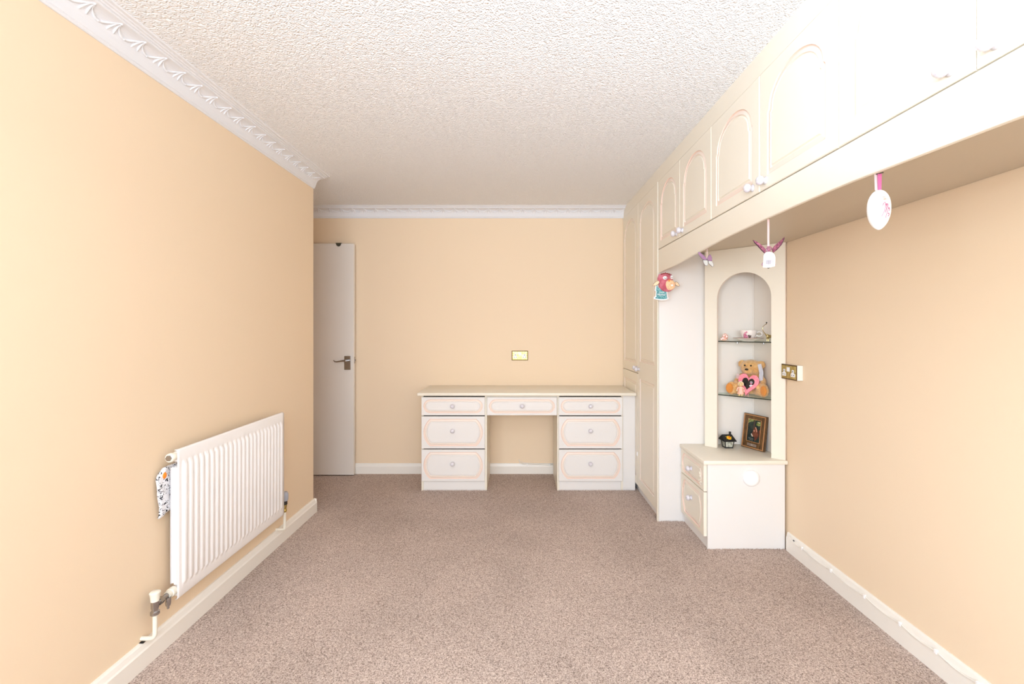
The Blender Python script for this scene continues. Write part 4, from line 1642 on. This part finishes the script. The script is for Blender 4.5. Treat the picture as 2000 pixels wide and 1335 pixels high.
stroke([(-112, .004), (-110, .010), (-106, .011), (-104, .004), (-108, -.008), (-116, -.018)], .0006, 1)
stroke([(-112, .004), (-105, .012), (-99, .014), (-97, .006), (-99, -.004), (-106, -.014), (-114, -.022)], .0011)
stroke([(-98, .004), (-93, .010), (-90, .006), (-92, -.004), (-96, -.013)], .0011)
stroke([(-92, .004), (-87, .010), (-83, .006), (-84, -.008), (-89, -.020), (-90, -.026)], .0011)
stroke([(-80, -.003), (-75, .000), (-72, -.006), (-77, -.008)], .0011)
stroke([(-80, -.016), (-74, -.014), (-70, -.019), (-76, -.022)], .0011)
obj('lettering', bm, ['pinkprint', mat('grey_green_print', (.45, .55, .54), .4)], shell)
bm = new()
for a, z, r, mi in ((-102, .029, .0042, 0), (-97, .024, .0040, 0), (-102, .022, .003, 0), (-92, .030, .004, 1), (-86, .024, .0045, 1), (-108, .038, .0022, 2), (-111, .034, .0018, 2), (-117, .012, .002, 2)):
    p = egg_pt(a, z, .0001)
    q = Vector((0, 0, 1)).rotation_difference((p - c).normalized())
    ball(bm, p, (r, r, .0008), mi=mi, u=8, v=5, rot=q.to_matrix())
obj('painted_flower', bm, ['coral', mat('pale_coral_print', (.86, .60, .52), .4), 'dimgreen'], shell, smooth=True)

# winged fairy with a price tag
top_ = hang(1502, 426)
c = hang(1501, 497)
fy_ = c.y
s_ = fy_ / F      # metres per pixel here


def fp(px, py, dy=0.0):
    return Vector((at(px, fy_) + 0.0, fy_ + dy, EYE - (py - 642) * s_))


fairy = thing('fairy_ornament', (c.x, c.y, fp(1501, 524).z), 'purple-winged fairy ornament with a white price tag hanging near the display cabinet', 'ornament')


def wing(pts, name):
    bm = new()
    T = frame_m((0, fy_, 0), (1, 0, 0), (0, 0, 1), (0, -1, 0))
    P = [(fp(*p).x, fp(*p).z) for p in pts]
    prism(bm, P, T, .0022)
    # darker feather tips along the outer edge
    return obj(name, bm, 'purple', fairy)


wl = wing([(1494, 495), (1488, 488), (1480, 479), (1474, 473), (1470.5, 469), (1477, 471.5), (1484, 476), (1491, 482), (1496, 488)], 'wing')
wr = wing([(1509, 492.5), (1512, 492), (1519, 484), (1526, 476), (1531, 465.5), (1532, 463), (1527, 467), (1519, 474), (1512, 480), (1507, 487)][::-1], 'wing')
bm = new()
for pts in ([(1494.5, 495.5), (1488, 489), (1480, 480.5), (1474, 474), (1470, 468.5), (1474, 470.5), (1478, 474)],):
    tube(bm, [fp(*p, -.001) for p in pts], [.0012, .0018, .0018, .002, .0008, .0016, .0004], 6)
obj('wing_edge', bm, 'purpledk', wl)
bm = new(); tube(bm, [fp(*p, -.001) for p in [(1510, 493), (1518, 486), (1526, 477), (1531, 466), (1532, 462.5), (1528, 467), (1524, 472)]], [.0012, .0018, .0018, .002, .0008, .0016, .0004], 6)
obj('wing_edge', bm, 'purpledk', wr)
bm = new()
ball(bm, fp(1501, 488), (.0095, .008, .010))
ball(bm, fp(1501, 500, .002), (.010, .007, .018))
ball(bm, fp(1501, 514, .002), (.016, .009, .016))
for sx_ in (-1, 1):
    tube(bm, [fp(1501 + sx_ * 5, 510), fp(1501 + sx_ * 10, 514), fp(1501 + sx_ * 13, 518)], [.006, .005, .0035], 8)
remeshed('body', bm, mat('mauve_resin', (.50, .30, .36), .45), fairy, voxel=.0014, smooth=2)
bm = new()
tube(bm, [fp(1496, 486, -.004), fp(1498, 482.5, -.004), fp(1501, 482, -.005), fp(1505, 483, -.004), fp(1507, 487, -.003)], .0022, 6)
ball(bm, fp(1500, 488, -.006), (.006, .005, .006), u=10, v=8)
obj('hair', bm, mat('plum_hair', (.34, .12, .18), .5), fairy, smooth=True)
bm = new(); ball(bm, fp(1501, 522.5), (.005, .005, .003), u=10, v=6); obj('base_bead', bm, 'blk', fairy, smooth=True)
bm = new()
T = frame_m((0, fy_ - .012, 0), (1, 0, 0), (0, 0, 1), (0, -1, 0))
k_ = (fy_ - .012) / fy_
P = [(1490, 522), (1491, 505), (1491.5, 498), (1494, 494), (1498, 492), (1503, 491.5), (1508, 493), (1512, 496), (1514, 501), (1514, 510), (1513.5, 519.5), (1502, 522.5)]
P = [(fp(*p).x * k_, EYE + (fp(*p).z - EYE) * k_) for p in P][::-1]
prism(bm, P, T, .0008)
tg = obj('price_tag', bm, 'tagcard', fairy)
bm = new()
x_ = 1495.5
for i, w_ in enumerate((.5, .3, .9, .3, .6, 1.1, .4, .4, .8)):
    a, b_ = fp(x_, 507.5), fp(x_ + w_, 516)
    box(bm, a.x * k_, b_.x * k_, fy_ - .0134, fy_ - .0127, EYE + (b_.z - EYE) * k_, EYE + (a.z - EYE) * k_)
    x_ += w_ + .45
x_ = 1505
for w_ in (.5, .8, .3, .6):
    a, b_ = fp(x_, 506.5), fp(x_ + w_, 515)
    box(bm, a.x * k_, b_.x * k_, fy_ - .0134, fy_ - .0127, EYE + (b_.z - EYE) * k_, EYE + (a.z - EYE) * k_)
    x_ += w_ + .7
obj('barcode', bm, 'photo_grey', tg)
bm = new()
a, b_ = fp(1498.5, 485), fp(1499.5, 427)
q = [(a.x, fy_, a.z), (a.x + .0085, fy_, a.z), (b_.x + .0085, fy_, b_.z), (b_.x, fy_, b_.z)]
box(bm, a.x + .0005, a.x + .0085, fy_, fy_ + .0008, a.z, b_.z + .001)
obj('ribbon', bm, 'ribbonpale', fairy)
bm = new(); tube(bm, [fp(1497, 427.5), fp(1502, 427), fp(1506, 423.5)], .0011, 6); obj('hook', bm, mat('bronze_hook', (.22, .12, .04), .4, .8), fairy)

# stained-glass butterfly
top_ = hang(1381, 483)
fy_ = top_.y
s_ = fy_ / F
bf = thing('butterfly_ornament', (top_.x, fy_, EYE - (521 - 642) * s_), 'purple and clear stained-glass butterfly hanging under the valance', 'ornament')


def bwing(pts, m, edge=True):
    P = [(fp(*p).x, fp(*p).z) for p in pts]
    bm = new()
    prism(bm, P, frame_m((0, fy_, 0), (1, 0, 0), (0, 0, 1), (0, -1, 0)), .002)
    o = obj('wing_panel', bm, m, bf)
    bm = new(); tube(bm, [fp(*p, -.001) for p in pts + pts[:1]], .0013, 6); obj('lead_edge', bm, 'lead', o, smooth=True)


bwing([(1373.5, 506.5), (1379, 508), (1380, 505), (1376.5, 500.5), (1372, 497), (1368, 493.5), (1364.5, 491.7), (1363.2, 494), (1366.5, 499.5), (1370, 504)], 'lilac')
bwing([(1382, 508), (1390.5, 509.5), (1390, 503), (1388.5, 499), (1386, 496.8), (1383.5, 499.5), (1381.5, 504.5)], 'lilac')
bwing([(1372.5, 508.5), (1374.5, 514), (1377, 518), (1380, 518.7), (1382.4, 516.5), (1382, 508.5), (1376, 507.7)], 'silverglass')
bwing([(1383.2, 509), (1384, 514), (1388, 518), (1391, 520.7), (1393.5, 519.5), (1392.7, 514), (1390.5, 510)], 'silverglass')
bm = new(); tube(bm, [fp(1380.6, 505.5), fp(1380.4, 495), fp(1380.8, 484.5)], .0012, 6); tube(bm, [fp(1380.6, 505.5), fp(1382, 495), fp(1382, 483.5)], .001, 6); obj('ribbon', bm, 'ribbonpale', bf)
bm = new(); ball(bm, fp(1380.5, 506.3), .003, u=8, v=6); tube(bm, [fp(1380.5, 507), fp(1382.5, 514)], .0015, 6); obj('body', bm, 'lead', bf, smooth=True)

# plush owl with a greeting tag
c = Vector((.972, 2.985, 0))
fy_ = 2.955
s_ = fy_ / F
owl = thing('owl_ornament', (at(1300, fy_), fy_, EYE - (570 - 642) * s_), 'pink plush owl with a floral tummy hanging beside the tall wardrobe', 'ornament')
bm = new()
ball(bm, fp(1299, 545), (.052, .024, .040), rot=Matrix.Rotation(.15, 3, 'Y'))
ball(bm, fp(1302, 557), (.052, .026, .044))
for sx_ in (-1, 1):
    tube(bm, [fp(1299 + sx_ * 8, 540), fp(1299 + sx_ * 12.5, 535.5)], [.014, .005], 10)
b_ = remeshed('body', bm, 'rose', owl, voxel=.0026, smooth=5, rough=.0008)
bm = new(); ball(bm, fp(1306.5, 556.5, -.017), (.036, .012, .034)); ball(bm, fp(1310, 557.5, -.028), (.008, .003, .006), mi=1)
obj('tummy', bm, ['floral', 'white'], owl, smooth=True)
bm = new(); ball(bm, fp(1309, 541.5, -.006), (.017, .016, .016), mi=1); 
for ex, ey_ in ((1297, 543), (1310.5, 541.5)):
    ball(bm, fp(ex, ey_, -.0205 if ex < 1300 else -.018), (.0150 if ex < 1300 else .0125, .006, .0120), mi=0)
    before = mark(bm)
    p = [fp(ex - 2.8, ey_ - .1, -.0265), fp(ex - 1.4, ey_ + .9, -.0278), fp(ex, ey_ + 1.3, -.0280), fp(ex + 1.4, ey_ + .9, -.0278), fp(ex + 2.8, ey_ - .1, -.0265)]
    if ex > 1300: p = [q + Vector((-.001, .003, 0)) for q in p]
    tube(bm, p, .0013, 6, mi=2)
obj('face', bm, ['white', 'rose', 'blk'], owl, smooth=True)
bm = new(); prism(bm, [(-.006, .004), (.006, .004), (0, -.011)][::-1], frame_m(fp(1304, 548, -.029), (1, 0, 0), (0, 0, 1), (0, -1, 0)), .003); obj('beak', bm, 'orange', owl)
for pts in ([(1286, 548), (1281, 549.5), (1277, 553), (1273.5, 558), (1279, 558), (1284, 556), (1288, 551)], [(1319, 550), (1323, 552), (1327, 558), (1324, 559), (1319, 557), (1316.5, 552)]):
    bm = new()
    P = [(fp(*p).x, fp(*p).z) for p in pts]
    prism(bm, P, frame_m((0, fy_ - .002, 0), (1, 0, 0), (0, 0, 1), (0, -1, 0)), .006)
    wg = obj('wing', bm, 'wingcream', owl)
    bm = new(); tube(bm, [fp(*p, -.008) for p in pts + pts[:1]], .0012, 6); obj('piping', bm, mat('brown_piping', (.26, .12, .06), .8), wg, smooth=True)
bm = new()
card = [(1281, 553), (1284, 556), (1286, 562), (1296, 563), (1303, 570), (1303, 578), (1305.5, 583), (1300, 585.5), (1292, 586.5), (1283, 585), (1276.5, 583.5), (1276.5, 580.5), (1280, 577.5), (1280.5, 568), (1278.5, 567.5)]
P = [(fp(*p).x, fp(*p).z) for p in card][::-1]
prism(bm, P, frame_m((0, fy_ - .003, 0), (1, 0, 0), (0, 0, 1), (0, -1, 0)), .0012)
gt = obj('greeting_tag', bm, 'tagcard', owl)
bm = new()
card = [(1282.3, 556), (1285, 561), (1292, 566), (1300, 568.5), (1301.5, 571), (1301.8, 578), (1303, 582.5), (1298, 584), (1290, 584.3), (1284, 583.2), (1278.5, 582.2), (1281.5, 579), (1281.8, 570), (1280.6, 566)]
P = [(fp(*p).x, fp(*p).z) for p in card][::-1]
prism(bm, P, frame_m((0, fy_ - .0042, 0), (1, 0, 0), (0, 0, 1), (0, -1, 0)), .0006)
tl = obj('dotted_print', bm, 'teal', gt)
Tt = lambda px, py: frame_m(fp(px, py, -.0052), (1, 0, 0), (0, 0, 1), (0, -1, 0))
text_mesh('lettering', 'Lovely', .013, Tt(1292, 570.8), gt, 'dimgreen')
text_mesh('lettering', 'Mother', .017, Tt(1291.5, 575.3), gt, 'tagcard')
bm = new()
for q in range(9):
    ball(bm, fp(1291 + q * 1.9, 535.3 - 1.2 * math.sin(q * .39) + .5 * (q % 2), -.010), (.006, .006, .005), u=8, v=6)
obj('crest', bm, mat('dark_red_wool', (.30, .05, .05), .95), owl, smooth=True)
bm = new(); tube(bm, [fp(1298, 535, .004), fp(1299, 532.5, .006), fp(1301, 531, .008)], .0012, 6); obj('ribbon', bm, 'ribbon', owl)


# longer carpet tufts standing up against the plinths and skirtings
def tufts(runs):
    bm = new()
    for (xa, ya, xb, yb, n) in runs:
        for i in range(n):
            u = (i + random.random()) / n
            x, y = xa + (xb - xa) * u, ya + (yb - ya) * u
            h = random.uniform(.004, .011)
            w_ = random.uniform(.003, .0055)
            dx, dy = random.uniform(-.003, .003), random.uniform(-.002, .002)
            b = [bm.verts.new((x + w_ * math.cos(a), y + w_ * math.sin(a) * .6, -.001)) for a in (0, 2.1, 4.2)]
            t = bm.verts.new((x + dx, y + dy, h))
            for k in range(3):
                bm.faces.new((b[k], b[(k + 1) % 3], t))
    o = obj('carpet_pile', bm, 'carpet')
    tag(o, 'ragged beige carpet tufts standing against the furniture plinths', 'carpet pile', kind='stuff')


tufts([(-.768, 3.629, -.246, 3.629, 150), (.316, 3.629, .94, 3.629, 170), (.947, 3.045, 1.11, 3.045, 50), (1.1135, 2.660, 1.566, 2.660, 120)])
